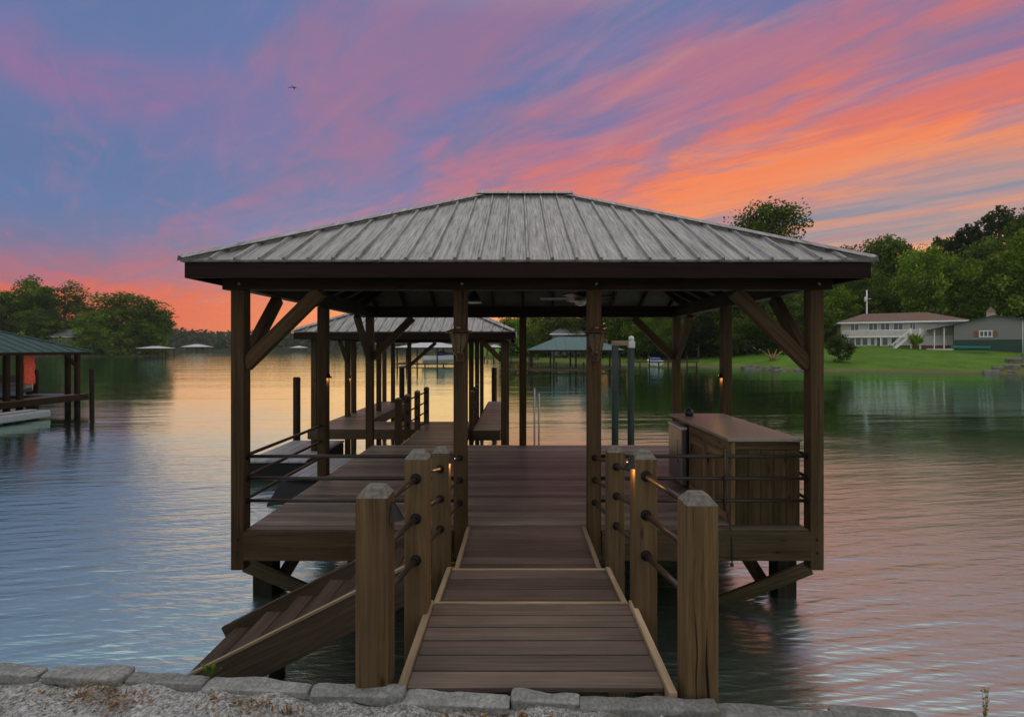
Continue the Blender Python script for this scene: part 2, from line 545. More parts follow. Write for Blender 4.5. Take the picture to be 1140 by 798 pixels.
def stone_mat(name, c, c2):
    m, nt, b = new_mat(name)
    t = node(nt, 'ShaderNodeTexCoord')
    oi = node(nt, 'ShaderNodeObjectInfo')
    n1 = noise(nt, t.outputs['Object'], 11, 6, .68)
    n2 = noise(nt, t.outputs['Object'], 55, 4, .7)
    col = ramp(nt, n1, [(.32, c), (.68, c2)])
    col = mixc(nt, maprange(nt, n2, .4, .62, .55, 0), col, tuple(x * .35 for x in c))
    moss = noise(nt, t.outputs['Object'], 5, 4, .6)
    col = mixc(nt, maprange(nt, moss, .56, .72, 0, .5), col, (.10, .105, .055))
    k = maprange(nt, oi.outputs['Random'], 0, 1, .8, 1.2)
    col = mixc(nt, 1.0, col, comb(nt, k, k, k), 'MULTIPLY')
    nt.links.new(col, b.inputs['Base Color'])
    b.inputs['Roughness'].default_value = .85
    bp = node(nt, 'ShaderNodeBump')
    bp.inputs['Strength'].default_value = .8
    bp.inputs['Distance'].default_value = .012
    nt.links.new(math_n(nt, 'ADD', n1, math_n(nt, 'MULTIPLY', n2, .5)), bp.inputs['Height'])
    nt.links.new(bp.outputs[0], b.inputs['Normal'])
    return m
M['stone'] = stone_mat('cap_stone', (.17, .175, .17), (.30, .305, .29))
M['rock'] = stone_mat('shore_rock', (.13, .115, .10), (.25, .22, .19))
M['block'] = stone_mat('wall_block', (.10, .095, .085), (.20, .19, .17))

def leaf_mat(name, stops, trans=0.25, objvar=0.25):
    m, nt, b = new_mat(name)
    nt.nodes.remove(b)
    at = node(nt, 'ShaderNodeAttribute', attribute_name='rnd')
    oi = node(nt, 'ShaderNodeObjectInfo')
    c = ramp(nt, at.outputs['Fac'], stops)
    k = maprange(nt, oi.outputs['Random'], 0, 1, 1 - objvar, 1 + objvar)
    c = mixc(nt, 1.0, c, comb(nt, k, k, math_n(nt, 'MULTIPLY', k, .95)), 'MULTIPLY')
    d = node(nt, 'ShaderNodeBsdfDiffuse')
    t = node(nt, 'ShaderNodeBsdfTranslucent')
    nt.links.new(c, d.inputs[0])
    nt.links.new(mixc(nt, 1.0, c, (1.3, 1.15, .5), 'MULTIPLY'), t.inputs[0])
    mx = node(nt, 'ShaderNodeMixShader')
    mx.inputs[0].default_value = trans
    nt.links.new(d.outputs[0], mx.inputs[1])
    nt.links.new(t.outputs[0], mx.inputs[2])
    nt.links.new(mx.outputs[0], nt.nodes['Material Output'].inputs[0])
    return m
M['leaf'] = leaf_mat('oak_leaves', [(0, (.036, .068, .011)), (.5, (.086, .142, .023)), (1, (.155, .210, .038))])
M['leaf_light'] = leaf_mat('fresh_leaves', [(0, (.060, .118, .014)), (.5, (.145, .245, .028)), (1, (.240, .340, .050))])
M['leaf_dark'] = leaf_mat('pine_needles', [(0, (.018, .034, .010)), (.5, (.042, .070, .018)), (1, (.078, .105, .028))])
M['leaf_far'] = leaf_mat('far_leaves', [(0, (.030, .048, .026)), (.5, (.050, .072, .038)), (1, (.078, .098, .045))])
M['bark'] = plain('bark', (.085, .065, .048), .9, 0, .3, 4)
M['twig'] = plain('dry_stem', (.26, .17, .075), .9, 0, .3, 20)

# ------------------------------------------------------------------ water
def water_mat():
    m, nt, b = new_mat('lake_water')
    nt.nodes.remove(b)
    t = node(nt, 'ShaderNodeTexCoord')
    s = node(nt, 'ShaderNodeSeparateXYZ')
    nt.links.new(t.outputs['Object'], s.inputs[0])
    x, y = s.outputs[0], s.outputs[1]
    def wave(ang, lx, ly, z, det, rough, dist=0.3):
        ca, sa = math.cos(R(ang)), math.sin(R(ang))
        a = math_n(nt, 'ADD', math_n(nt, 'MULTIPLY', x, ca), math_n(nt, 'MULTIPLY', y, sa))
        c = math_n(nt, 'ADD', math_n(nt, 'MULTIPLY', x, -sa), math_n(nt, 'MULTIPLY', y, ca))
        return noise(nt, comb(nt, math_n(nt, 'DIVIDE', a, lx), math_n(nt, 'DIVIDE', c, ly), z), 1.0, det, rough, dist)
    w1 = wave(7, 4.6, .95, 1.0, 3, .5)           # long soft swell lines
    w2 = wave(11, 1.25, .24, 4.0, 2, .5)        # ripples
    w3 = wave(-6, .36, .075, 7.0, 3, .5)         # small chop
    w4 = wave(3, 26, 5.5, 2.0, 2, .5)
    patch = maprange(nt, noise(nt, comb(nt, math_n(nt, 'MULTIPLY', x, .035), math_n(nt, 'MULTIPLY', y, .07), 3.3), 1.0, 3, .5), .35, .65, .6, 1.2)
    patch = math_n(nt, 'MULTIPLY', patch, maprange(nt, y, 5, 20, 1.9, .42, True))
    h = math_n(nt, 'ADD', math_n(nt, 'MULTIPLY', math_n(nt, 'MULTIPLY', w1, .030), maprange(nt, y, 6, 24, 1.0, .55)), math_n(nt, 'MULTIPLY', math_n(nt, 'MULTIPLY', w2, .0145), patch))
    h = math_n(nt, 'ADD', h, math_n(nt, 'MULTIPLY', math_n(nt, 'MULTIPLY', w3, .0052), patch))
    h = math_n(nt, 'ADD', h, math_n(nt, 'MULTIPLY', w4, .07))
    bp = node(nt, 'ShaderNodeBump')
    bp.inputs['Strength'].default_value = 1.0
    bp.inputs['Distance'].default_value = 1.0
    nt.links.new(h, bp.inputs['Height'])
    d = node(nt, 'ShaderNodeBsdfDiffuse')
    d.inputs[0].default_value = (.045, .055, .050, 1)
    g = node(nt, 'ShaderNodeBsdfGlossy')
    g.inputs['Color'].default_value = (.68, .91, .78, 1)
    nt.links.new(maprange(nt, y, 5, 20, .27, .06), g.inputs['Roughness'])
    nt.links.new(bp.outputs[0], g.inputs['Normal'])
    nt.links.new(bp.outputs[0], d.inputs['Normal'])
    lw = node(nt, 'ShaderNodeFresnel')
    lw.inputs[0].default_value = 1.9
    nt.links.new(bp.outputs[0], lw.inputs['Normal'])
    fac = maprange(nt, lw.outputs[0], 0.06, 0.60, 0.80, 0.985)
    mx = node(nt, 'ShaderNodeMixShader')
    nt.links.new(fac, mx.inputs[0])
    nt.links.new(d.outputs[0], mx.inputs[1])
    nt.links.new(g.outputs[0], mx.inputs[2])
    nt.links.new(mx.outputs[0], nt.nodes['Material Output'].inputs[0])
    return m
M['water'] = water_mat()
wb = MB()
wb.face([(-1180, -90, 0), (1580, -90, 0), (1580, 975, 0), (-1180, 975, 0)])
struct(wb.build('lake_water', M['water']))
lb = MB()
lb.face([(-1180, -90, -4), (1580, -90, -4), (1580, 975, -4), (-1180, 975, -4)])
struct(lb.build('lake_bed', plain('lake_mud', (.06, .05, .04), .9)))

# ------------------------------------------------------------------ land
def grass_mat():
    m, nt, b = new_mat('lawn_and_earth')
    t = node(nt, 'ShaderNodeTexCoord')
    s = node(nt, 'ShaderNodeSeparateXYZ')
    nt.links.new(t.outputs['Object'], s.inputs[0])
    n1 = noise(nt, t.outputs['Object'], .35, 5, .6)
    n2 = noise(nt, t.outputs['Object'], 3.0, 4, .7)
    c = ramp(nt, n1, [(.3, (.060, .125, .015)), (.7, (.110, .195, .026))])
    k = maprange(nt, n2, .3, .7, .75, 1.25)
    c = mixc(nt, 1.0, c, comb(nt, k, k, k), 'MULTIPLY')
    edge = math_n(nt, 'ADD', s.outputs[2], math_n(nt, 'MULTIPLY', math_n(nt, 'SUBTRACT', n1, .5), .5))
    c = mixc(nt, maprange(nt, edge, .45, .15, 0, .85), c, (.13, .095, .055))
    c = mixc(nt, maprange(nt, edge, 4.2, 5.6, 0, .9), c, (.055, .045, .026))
    nt.links.new(c, b.inputs['Base Color'])
    b.inputs['Roughness'].default_value = .95
    b.inputs['Specular IOR Level'].default_value = .1
    return m
M['grass'] = grass_mat()
M['wood_floor'] = plain('dark_shore_ground', (.040, .048, .022), .95, 0, .3, .4, .05)  # dark green-brown ground for the point and far hills

SR_PX = [520, 560, 600, 655, 700, 800, 920, 1140, 1500, 2600]
SR_Y = [150, 126, 112, 98, 86, 76, 63.5, 57.5, 46, 24]
D_Z = ([-6, 0, 1.2, 4, 10, 17, 24, 36, 60, 100, 160, 260], [-1.6, -.25, .12, .55, 1.45, 2.35, 3.05, 4.1, 6.3, 10, 15, 20])
def land_right_z(X, Y):
    px = VX + F * X / max(Y, 1)
    d = Y - np.interp(px, SR_PX, SR_Y)
    flat = np.interp(px, [560, 760, 850], [.35, .55, 1.0])
    z = float(np.interp(d, *D_Z))
    return z * (flat if z > 0 else 1)
LL_PX = [-900, -300, 0, 100, 180, 186, 192]
LL_Y = [95, 140, 168, 176, 186, 196, 215]
def land_left_z(X, Y):
    px = VX + F * X / max(Y, 1)
    d = Y - np.interp(px, LL_PX, LL_Y)
    z = float(np.interp(d, [-6, 0, 2, 10, 40, 120], [-1.6, -.25, .4, 1.5, 4, 7]))
    e = float(np.interp(px, [150, 186, 193], [1, .5, -.3]))
    return z * e if z > 0 else z

def land(name, pxs, sy, ds, zf, mat):
    mb = MB()
    vs, fs = [], []
    for px in pxs:
        S = float(np.interp(px, *sy))
        for d in ds:
            Y = S + d
            X = (px - VX) / F * Y
            z = zf(X, Y)
            if z > .3:
                z += .25 * math.sin(X * .31 + Y * .17) * min(1, z / 3)
            vs.append((X, Y, z))
    n = len(ds)
    for i in range(len(pxs) - 1):
        for j in range(n - 1):
            fs.append((i * n + j, (i + 1) * n + j, (i + 1) * n + j + 1, i * n + j + 1))
    mb.mesh(vs, fs, smooth=True)
    return struct(mb.build(name, mat))
land('lawn_shore', list(range(520, 1200, 12)) + list(range(1200, 2601, 100)), (SR_PX, SR_Y), [-6, -1, 0, 1.2, 2.5, 4, 7, 10, 17, 24, 36, 60, 100, 160, 260], land_right_z, M['grass'])
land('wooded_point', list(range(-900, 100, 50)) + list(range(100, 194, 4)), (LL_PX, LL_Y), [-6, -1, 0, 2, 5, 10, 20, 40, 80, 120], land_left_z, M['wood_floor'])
FAR_Y = 440.0
def far_z(X, Y):
    d = Y - FAR_Y
    return float(np.interp(d, [-8, 0, 5, 60, 220, 500], [-2, -.3, .8, 4, 10, 12])) + (3 * math.sin(X * .009) + 2 * math.sin(X * .023) if d > 50 else 0)
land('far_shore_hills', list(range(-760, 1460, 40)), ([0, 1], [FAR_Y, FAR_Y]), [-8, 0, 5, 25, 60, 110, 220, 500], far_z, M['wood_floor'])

# ------------------------------------------------------------------ foliage
def leaf_mesh(name, cen, size, mat, rng, up=0.35, rnd=None):
    """one quad per leaf clump, random facing"""
    n = len(cen)
    nrm = rng.normal(size=(n, 3))
    nrm[:, 2] = np.abs(nrm[:, 2]) + up
    nrm /= np.linalg.norm(nrm, axis=1)[:, None]
    a = np.cross(nrm, rng.normal(size=(n, 3)))
    a /= np.linalg.norm(a, axis=1)[:, None] + 1e-9
    b = np.cross(nrm, a)
    s = size * rng.uniform(.6, 1.35, size=(n, 1))
    w = s * rng.uniform(.5, .8, size=(n, 1))
    q = np.stack([cen - a * s * .5, cen - b * w * .5 + a * s * .05, cen + a * s * .5, cen + b * w * .5 - a * s * .08], 1).reshape(-1, 3)
    me = bpy.data.meshes.new(name)
    me.vertices.add(n * 4)
    me.vertices.foreach_set('co', q.astype(np.float32).ravel())
    me.loops.add(n * 4)
    me.loops.foreach_set('vertex_index', np.arange(n * 4, dtype=np.int32))
    me.polygons.add(n)
    me.polygons.foreach_set('loop_start', np.arange(0, n * 4, 4, dtype=np.int32))
    me.polygons.foreach_set('loop_total', np.full(n, 4, dtype=np.int32))
    at = me.attributes.new('rnd', 'FLOAT', 'FACE')
    at.data.foreach_set('value', (rng.random(n) if rnd is None else rnd).astype(np.float32))
    me.materials.append(mat)
    me.update()
    me.validate()
    return me

def make_tree(kind, mat, seed, ncl, nleaf, leaf, label, cat='tree', crown=(.5, .22), trunk=True, cone=True):
    """unit tree: height 1, crown radius crown[0] of height, crown starting at crown[1]"""
    rng = np.random.default_rng(seed)
    t = thing(kind, label, cat)
    cr, cb = crown
    ch = 1 - cb
    cc = []
    while len(cc) < ncl:
        p = rng.uniform(-1, 1, 3)
        r = np.linalg.norm(p)
        if r > 1 or r < .35 * rng.random():
            continue
        if kind == 'pine_tree' and cone:
            h = (p[2] + 1) / 2
            wid = cr * (1.05 - .75 * h) * (.6 + .4 * rng.random())
        else:
            wid = cr * (1 if p[2] > -.3 else .85)
        x, y, z = p[0] * wid, p[1] * wid, cb + ch * (p[2] + 1) / 2 * .93
        cc.append((x, y, z))
    cc = np.array(cc)
    rad = rng.uniform(.065, .125, len(cc)) * (1.3 if kind != 'pine_tree' else .8) * (cr / .33) ** .7
    cen, rn = [], []
    for c, r in zip(cc, rad):
        m = int(nleaf * rng.uniform(.5, 1.4))
        g = rng.normal(size=(m, 3))
        g /= np.linalg.norm(g, axis=1)[:, None]
        g *= (rng.random((m, 1)) ** .45) * r
        g[:, 2] *= .62
        cen.append(c + g)
        tone = rng.uniform(.0, .95)
        rn.append(np.clip(tone + rng.normal(size=m) * .14, 0, 1))
    cen = np.concatenate(cen)
    rn = np.concatenate(rn)
    me = leaf_mesh('crown', cen, leaf, mat, rng, rnd=rn)
    o = bpy.data.objects.new('crown', me)
    COL.objects.link(o)
    o.parent = t
    if trunk:
        mb = MB()
        tr = .016 if kind != 'pine_tree' else .012
        pts = [(0, 0, -.03), (.004, .003, cb * .6), (-.004, .006, cb + ch * .3), (.005, 0, cb + ch * .62), (0, 0, .93)]
        mb.tube(pts, [tr * 1.25, tr, tr * .75, tr * .45, tr * .12], 7)
        idx = rng.permutation(len(cc))[:14]
        for i in idx:
            c = cc[i]
            z0 = max(cb * .75, min(c[2] - .5 * math.hypot(c[0], c[1]), .85))
            s = Vector((0, 0, z0))
            e = Vector(c)
            mid = s.lerp(e, .5) + Vector((0, 0, .02))
            mb.tube([s, mid, e], [tr * .45, tr * .3, tr * .1], 5, cap=False)
        mb.build('trunk', M['bark'], t)
    return t

protos = {
    'oak_a': make_tree('broadleaf_tree', M['leaf'], 11, 120, 110, .034, 'proto', crown=(.34, .20)),
    'oak_b': make_tree('broadleaf_tree', M['leaf'], 12, 120, 115, .034, 'proto', crown=(.40, .16)),
    'oak_c': make_tree('broadleaf_tree', M['leaf_light'], 13, 130, 115, .034, 'proto', crown=(.42, .10)),
    'oak_d': make_tree('broadleaf_tree', M['leaf_light'], 14, 105, 105, .032, 'proto', crown=(.30, .22)),
    'airy': make_tree('broadleaf_tree', M['leaf'], 15, 42, 52, .028, 'proto', crown=(.22, .34)),
    'tall': make_tree('broadleaf_tree', M['leaf'], 16, 86, 95, .022, 'proto', crown=(.27, .60)),
    'pine': make_tree('pine_tree', M['leaf_dark'], 17, 100, 80, .030, 'proto', crown=(.25, .25), cone=False),
    'pine_b': make_tree('pine_tree', M['leaf_dark'], 18, 62, 85, .030, 'proto', crown=(.27, .40), cone=False),
    'cedar': make_tree('evergreen_bush', M['leaf_dark'], 19, 90, 80, .045, 'proto', cat='bush', crown=(.42, .03)),
}
first = set()
def tree(kind, px, ptop, Y, wpx, zf, label, group=None, name=None):
    X = WX(px, Y)
    zg = zf(X, Y) - .15
    H = WZ(ptop, Y) - zg
    t0 = protos[kind]
    rad = {'oak_a': .34, 'oak_b': .40, 'oak_c': .42, 'oak_d': .30, 'airy': .22, 'tall': .27, 'pine': .24, 'pine_b': .26, 'cedar': .42}[kind] + .05
    wx = wpx / F * Y / 2 / rad
    if kind not in first:
        first.add(kind)
        t = t0
        t.location = (X, Y, zg)
        t.rotation_euler = (0, 0, random.random() * 6.28)
        t.scale = (wx, wx, H)
        t['label'] = label
        if group:
            t['group'] = group
    else:
        t = copy_thing(t0, (X, Y, zg), random.random() * 6.28, (wx, wx, H), label, None)
        if group:
            t['group'] = group
        elif 'group' in t:
            del t['group']
    return t

# right shore -------------------------------------------------
RZ = land_right_z
GW = 'trees massed in the wood beyond the house'
LW = 'dark green tree massed in the wood behind the white house and barn'
tree('tall', 855, 227, 112, 90, RZ, 'tall tree with a rounded crown standing alone above the boathouse roof against the sky')
tree('oak_c', 1031, 268, 98, 66, RZ, 'large bright yellow-green tree behind the brown roof of the white house')
tree('oak_c', 1086, 284, 94, 76, RZ, 'broad fresh green tree between the house roof and the barn roof')
tree('oak_d', 1142, 250, 88, 72, RZ, 'bright green tree rising behind the right end of the barn')
tree('pine_b', 1112, 222, 120, 62, RZ, 'tallest dark pine above the barn roof')
tree('pine_b', 1076, 243, 122, 46, RZ, 'dark open pine just left of the tallest pine above the barn')
tree('pine', 1048, 256, 124, 34, RZ, 'slim dark pine behind the bright yellow-green tree')
tree('oak_a', 985, 260, 118, 62, RZ, 'dark domed tree rising behind the utility pole')
tree('oak_b', 938, 270, 116, 60, RZ, 'dark spreading tree beside the right corner of the boathouse roof')
for px, top, Y, w, k in ((905, 300, 108, 60, 'oak_a'), (960, 296, 106, 56, 'oak_b'), (1012, 300, 108, 60, 'oak_a'), (1060, 262, 128, 60, 'oak_b'),
                         (1100, 262, 116, 56, 'oak_a'), (1150, 226, 112, 60, 'oak_a'), (930, 318, 101, 46, 'oak_d'), (975, 318, 101, 44, 'oak_a'),
                         (1060, 318, 96, 50, 'oak_b'), (1125, 306, 93, 46, 'oak_a'), (1180, 240, 92, 80, 'oak_b'), (1215, 230, 104, 80, 'oak_a'),
                         (1260, 235, 96, 90, 'oak_b'), (1010, 280, 130, 60, 'pine'), (960, 276, 132, 50, 'pine')):
    tree(k, px, top, Y, w, RZ, LW, GW)
GM = 'trees along the shore seen under the boathouse roof'
LM = 'shadowy green tree on the far bank seen beneath the boathouse roof'
for px, top, Y, w, k in ((885, 300, 100, 66, 'oak_b'), (860, 318, 96, 60, 'oak_a'), (835, 306, 100, 60, 'oak_b'), (800, 312, 96, 64, 'oak_a'),
                         (770, 306, 102, 60, 'oak_b'), (742, 312, 98, 56, 'oak_a'), (715, 308, 106, 56, 'oak_c'), (690, 316, 112, 50, 'oak_b'),
                         (664, 330, 116, 44, 'pine'), (640, 350, 124, 40, 'oak_a'), (612, 338, 126, 46, 'oak_b'), (588, 344, 132, 40, 'oak_c'),
                         (850, 350, 86, 50, 'oak_a'), (815, 352, 88, 44, 'oak_b'), (778, 346, 90, 46, 'pine'), (748, 352, 92, 40, 'oak_b'),
                         (722, 352, 96, 40, 'oak_a'), (905, 340, 90, 44, 'oak_a'), (566, 352, 140, 34, 'oak_a')):
    tree(k, px, top, Y, w, RZ, LM, GM)
tree('cedar', 935, 369, 70, 27, RZ, 'dark rounded evergreen bush on the lawn beside the boathouse post')

# left point --------------------------------------------------
LZ = land_left_z
tree('oak_b', 140, 323, 196, 84, LZ, 'big dome-shaped green tree at the tip of the wooded point')
tree('oak_a', 172, 345, 200, 40, LZ, 'lower green tree at the very end of the wooded point')
tree('airy', 72, 308, 200, 48, LZ, 'thin open-crowned tree with sky showing through, in the middle of the wooded point')
tree('airy', 84, 318, 198, 36, LZ, 'wispy tree leaning against the dome-shaped tree on the wooded point')
tree('oak_d', 38, 306, 198, 44, LZ, 'tall leafy tree above the green boathouse roof')
tree('oak_b', 10, 322, 196, 56, LZ, 'broad tree behind the green boathouse roof at the photo edge')
GL = 'smaller trees filling the wooded point'
LL = 'smaller green tree filling in the wooded point across the water'
for px, top, Y, w, k in ((104, 346, 190, 40, 'oak_d'), (122, 350, 189, 40, 'oak_c'), (150, 352, 190, 40, 'oak_d'), (168, 362, 192, 28, 'oak_a'),
                         (60, 350, 196, 40, 'oak_d'), (32, 345, 190, 40, 'oak_a'), (90, 352, 204, 34, 'oak_b'), (-20, 318, 186, 60, 'oak_a'),
                         (-60, 312, 180, 66, 'oak_b'), (-110, 316, 176, 66, 'oak_a'), (-170, 310, 168, 70, 'oak_b'), (46, 330, 210, 40, 'oak_b')):
    tree(k, px, top, Y, w, LZ, LL, GL)
for k, t in protos.items():
    assert k in first, k

# undergrowth along the shores and under the trees
def undergrowth(name, label, n, px0, px1, sy, d0, d1, zf, h, size, mat, seed):
    rng = np.random.default_rng(seed)
    px = rng.uniform(px0, px1, n)
    Y = np.interp(px, *sy) + rng.uniform(d0, d1, n)
    X = (px - VX) / F * Y
    z = np.array([max(zf(a, b), .1) for a, b in zip(X, Y)])
    lump = .55 + .45 * np.sin(X * .9 + np.sin(Y * .7) * 2) * np.sin(Y * 1.1 + X * .23)
    cen = np.stack([X, Y, z + rng.uniform(0, 1, n) * h * lump], 1)
    rn = np.clip(.45 + .3 * np.sin(X * .35 + Y * .21) + rng.normal(size=n) * .15, 0, 1)
    o = bpy.data.objects.new(name, leaf_mesh(name, cen, size, mat, rng, rnd=rn))
    COL.objects.link(o)
    tag(o, label, 'bushes', kind='stuff')
undergrowth('undergrowth', 'bushy undergrowth along the water under the trees of the wooded point', 17000, -300, 188, (LL_PX, LL_Y), 1.5, 34, LZ, 8.5, 1.0, M['leaf'], 31)
undergrowth('undergrowth', 'dark bushes at the foot of the wood behind the white house', 9000, 890, 1250, (SR_PX, SR_Y), 40, 64, RZ, 5.5, .8, M['leaf'], 32)
undergrowth('undergrowth', 'dark bushes under the shore trees beyond the boathouse', 9000, 556, 890, (SR_PX, SR_Y), 13, 40, RZ, 4.5, .8, M['leaf_dark'], 33)

# far wooded hills: nobody could count these trees
rng = np.random.default_rng(5)
n = 42000
pxs = rng.uniform(-700, 760, n)
dd = rng.uniform(4, 330, n) ** 1.0
Ys = FAR_Y + dd
Xs = (pxs - VX) / F * Ys
zs = np.array([far_z(a, b) for a, b in zip(Xs, Ys)])
bump = 3.5 * np.sin(Xs * .05) * np.sin(Xs * .017 + 1) + 2.0 * np.sin(Xs * .13 + Ys * .05)
hh = rng.uniform(0, 1, n) ** .7 * (14 + bump) * np.interp(dd, [0, 20, 60], [.5, .85, 1])
cen = np.stack([Xs, Ys, zs + hh], 1)
me = leaf_mesh('far_woods', cen, 4.2, M['leaf_far'], rng)
o = bpy.data.objects.new('far_woods', me)
COL.objects.link(o)
tag(o, 'dim wooded hills along the far shore of the lake', 'woods', kind='stuff')

# ------------------------------------------------------------------ near bank, retaining wall and cap stones
def wall_y(x):
    return 2.425 - .042 * (x - 0.1) + .012 * math.sin(x * 2.1)

def gravel_mat():
    m, nt, b = new_mat('pale_gravel')
    t = node(nt, 'ShaderNodeTexCoord')
    P = t.outputs['Object']
    n1 = noise(nt, P, 3.2, 5, .65)
    n2 = noise(nt, P, 70, 4, .75)
    vo = node(nt, 'ShaderNodeTexVoronoi')
    vo.inputs['Scale'].default_value = 85
    nt.links.new(P, vo.inputs['Vector'])
    sx = node(nt, 'ShaderNodeSeparateXYZ')
    nt.links.new(P, sx.inputs[0])
    c = ramp(nt, n2, [(.3, (.17, .165, .155)), (.5, (.38, .38, .375)), (.72, (.56, .56, .56))])
    vk = node(nt, 'ShaderNodeRGBToBW')
    nt.links.new(vo.outputs['Color'], vk.inputs[0])
    k = maprange(nt, vk.outputs[0], .2, .8, .6, 1.25)
    c = mixc(nt, 1.0, c, comb(nt, k, k, k), 'MULTIPLY')
    dirt = math_n(nt, 'ADD', n1, maprange(nt, sx.outputs[0], -1.2, .5, -.05, .13))
    c = mixc(nt, maprange(nt, dirt, .50, .66, 0, .85), c, (.085, .062, .042))
    nt.links.new(c, b.inputs['Base Color'])
    b.inputs['Roughness'].default_value = .95
    b.inputs['Specular IOR Level'].default_value = .15
    bp = node(nt, 'ShaderNodeBump')
    bp.inputs['Strength'].default_value = .9
    bp.inputs['Distance'].default_value = .012
    nt.links.new(math_n(nt, 'ADD', n2, math_n(nt, 'MULTIPLY', vo.outputs['Distance'], -.8)), bp.inputs['Height'])
    nt.links.new(bp.outputs[0], b.inputs['Normal'])
    return m
M['gravel'] = gravel_mat()
def top_z(x):
    return 1.303 - .026 * max(-4, min(4, x))
def ground_z(x, y):
    return top_z(x) - .034 + .010 * math.sin(x * 3.1 + y * 5) + .008 * math.sin(x * 9.3 - y * 7) + .012 * math.sin(x * 21 + y * 17)
gb = MB()
xs = [-60, -30, -15, -8] + [(-4 + .08 * i) for i in range(101)] + [8, 15, 30, 60]
dys = [0, .04, .08, .12, .16, .20, .26, .32, .4, .5, .7, 1, 1.6, 3, 6, 12, 30]
vs = [(x, wall_y(max(-4, min(4, x))) - .07 - d, ground_z(x, -d)) for x in xs for d in dys]
nd = len(dys)
fs = [(i * nd + j, i * nd + j + 1, (i + 1) * nd + j + 1, (i + 1) * nd + j) for i in range(len(xs) - 1) for j in range(nd - 1)]
gb.mesh(vs, fs, smooth=True)
struct(gb.build('gravel_bank', M['gravel']))
wbm = MB()
for i in range(len(xs) - 1):
    a, b_ = xs[i], xs[i + 1]
    ya, yb = wall_y(max(-4, min(4, a))), wall_y(max(-4, min(4, b_)))
    wbm.face([(a, ya, -3), (b_, yb, -3), (b_, yb, 1.16), (a, ya, 1.16)][::-1])
    wbm.face([(a, ya, 1.16), (b_, yb, 1.16), (b_, yb - .09, 1.16), (a, ya - .09, 1.16)][::-1])
tag(wbm.build('retaining_wall', M['block']), 'grey retaining wall holding the gravel bank under the row of cap stones', 'wall')

def rock_mesh(name, size, mat, seed, sub=3, flat=.0, sharp=.16):
    rng = random.Random(seed)
    mb = MB()
    n1, n2, n3 = 14, 7, 5
    import mathutils
    me = bpy.data.meshes.new(name)
    import bmesh
    bm = bmesh.new()
    bmesh.ops.create_cube(bm, size=1)
    bmesh.ops.subdivide_edges(bm, edges=bm.edges[:], cuts=9, use_grid_fill=True)
    off = Vector((rng.random() * 50, rng.random() * 50, rng.random() * 50))
    from mathutils import noise as mn
    for v in bm.verts:
        p = v.co.copy()
        # squarish rounded block
        q = Vector((math.copysign(abs(p.x * 2) ** 1.0, p.x), math.copysign(abs(p.y * 2) ** .9, p.y), math.copysign(abs(p.z * 2) ** .9, p.z)))
        l = (abs(q.x) ** 12 + abs(q.y) ** 12 + abs(q.z) ** 12) ** (1 / 12)
        q = q / max(l, 1e-6) * max(abs(q.x), abs(q.y), abs(q.z))
        w = Vector((q.x * size[0] / 2, q.y * size[1] / 2, q.z * size[2] / 2))
        d = mn.noise(w * 7 + off) * sharp * .16 + mn.noise(w * 22 + off) * sharp * .06 + mn.noise(w * 2.6 + off) * sharp * .22
        v.co = w + Vector((q.x * .6, q.y, q.z * .7)).normalized() * d * .8
    bm.to_mesh(me)
    bm.free()
    for p in me.polygons:
        p.use_smooth = True
    me.materials.append(mat)
    o = bpy.data.objects.new(name, me)
    COL.objects.link(o)
    return o
# joints of the cap stones, read along the photo's bottom edge and turned into metres along the wall
joints = [-3.7, -3.15, -2.66, -2.28, -1.88, -1.47, -.97, -.53, -.03, .29, .90, 1.42, 1.80, 2.25, 2.75, 3.2]
slabels = ['cap stone on the wall outside the photo frame to the far left', 'cap stone just outside the left edge of the photo',
           'weathered cap stone at the left end of the wall above the gravel', 'cap stone second from the left end of the wall', 'cap stone with brown weeds just below it, left of the leafy sprout',
           'cap stone right under the foot of the water stairs, beside the green sprout', 'long cap stone in front of the dark gap under the water stairs',
           'cap stone in front of the left newel post of the gangway', 'cap stone at the left half of the gangway foot', 'short cap stone at the middle of the gangway foot',
           'long cap stone reaching from the gangway foot to the right newel post', 'cap stone right of the right newel post beside dark water',
           'small cap stone in the lower right with leaves around it', 'cap stone at the right frame edge near the leafy twig', 'cap stone outside the frame to the right']
for i in range(len(joints) - 1):
    a, b_ = joints[i], joints[i + 1]
    c = (a + b_) / 2
    rr = random.Random(i * 3 + 1)
    o = rock_mesh('cap_stone', (b_ - a - .005, .088 + rr.uniform(-.012, .012), .046), M['stone'], i + 40, sharp=.11)
    o.location = (c, wall_y(c) - .045 + rr.uniform(-.012, .012), top_z(c) - .028 + rr.uniform(-.006, .006))
    o.rotation_euler = (R(rr.uniform(-3, 3)), R(rr.uniform(-2, 2)), R(-3.5 + rr.uniform(-2.5, 2.5)))
    tag(o, slabels[i], 'stone', 'cap stones along the wall')

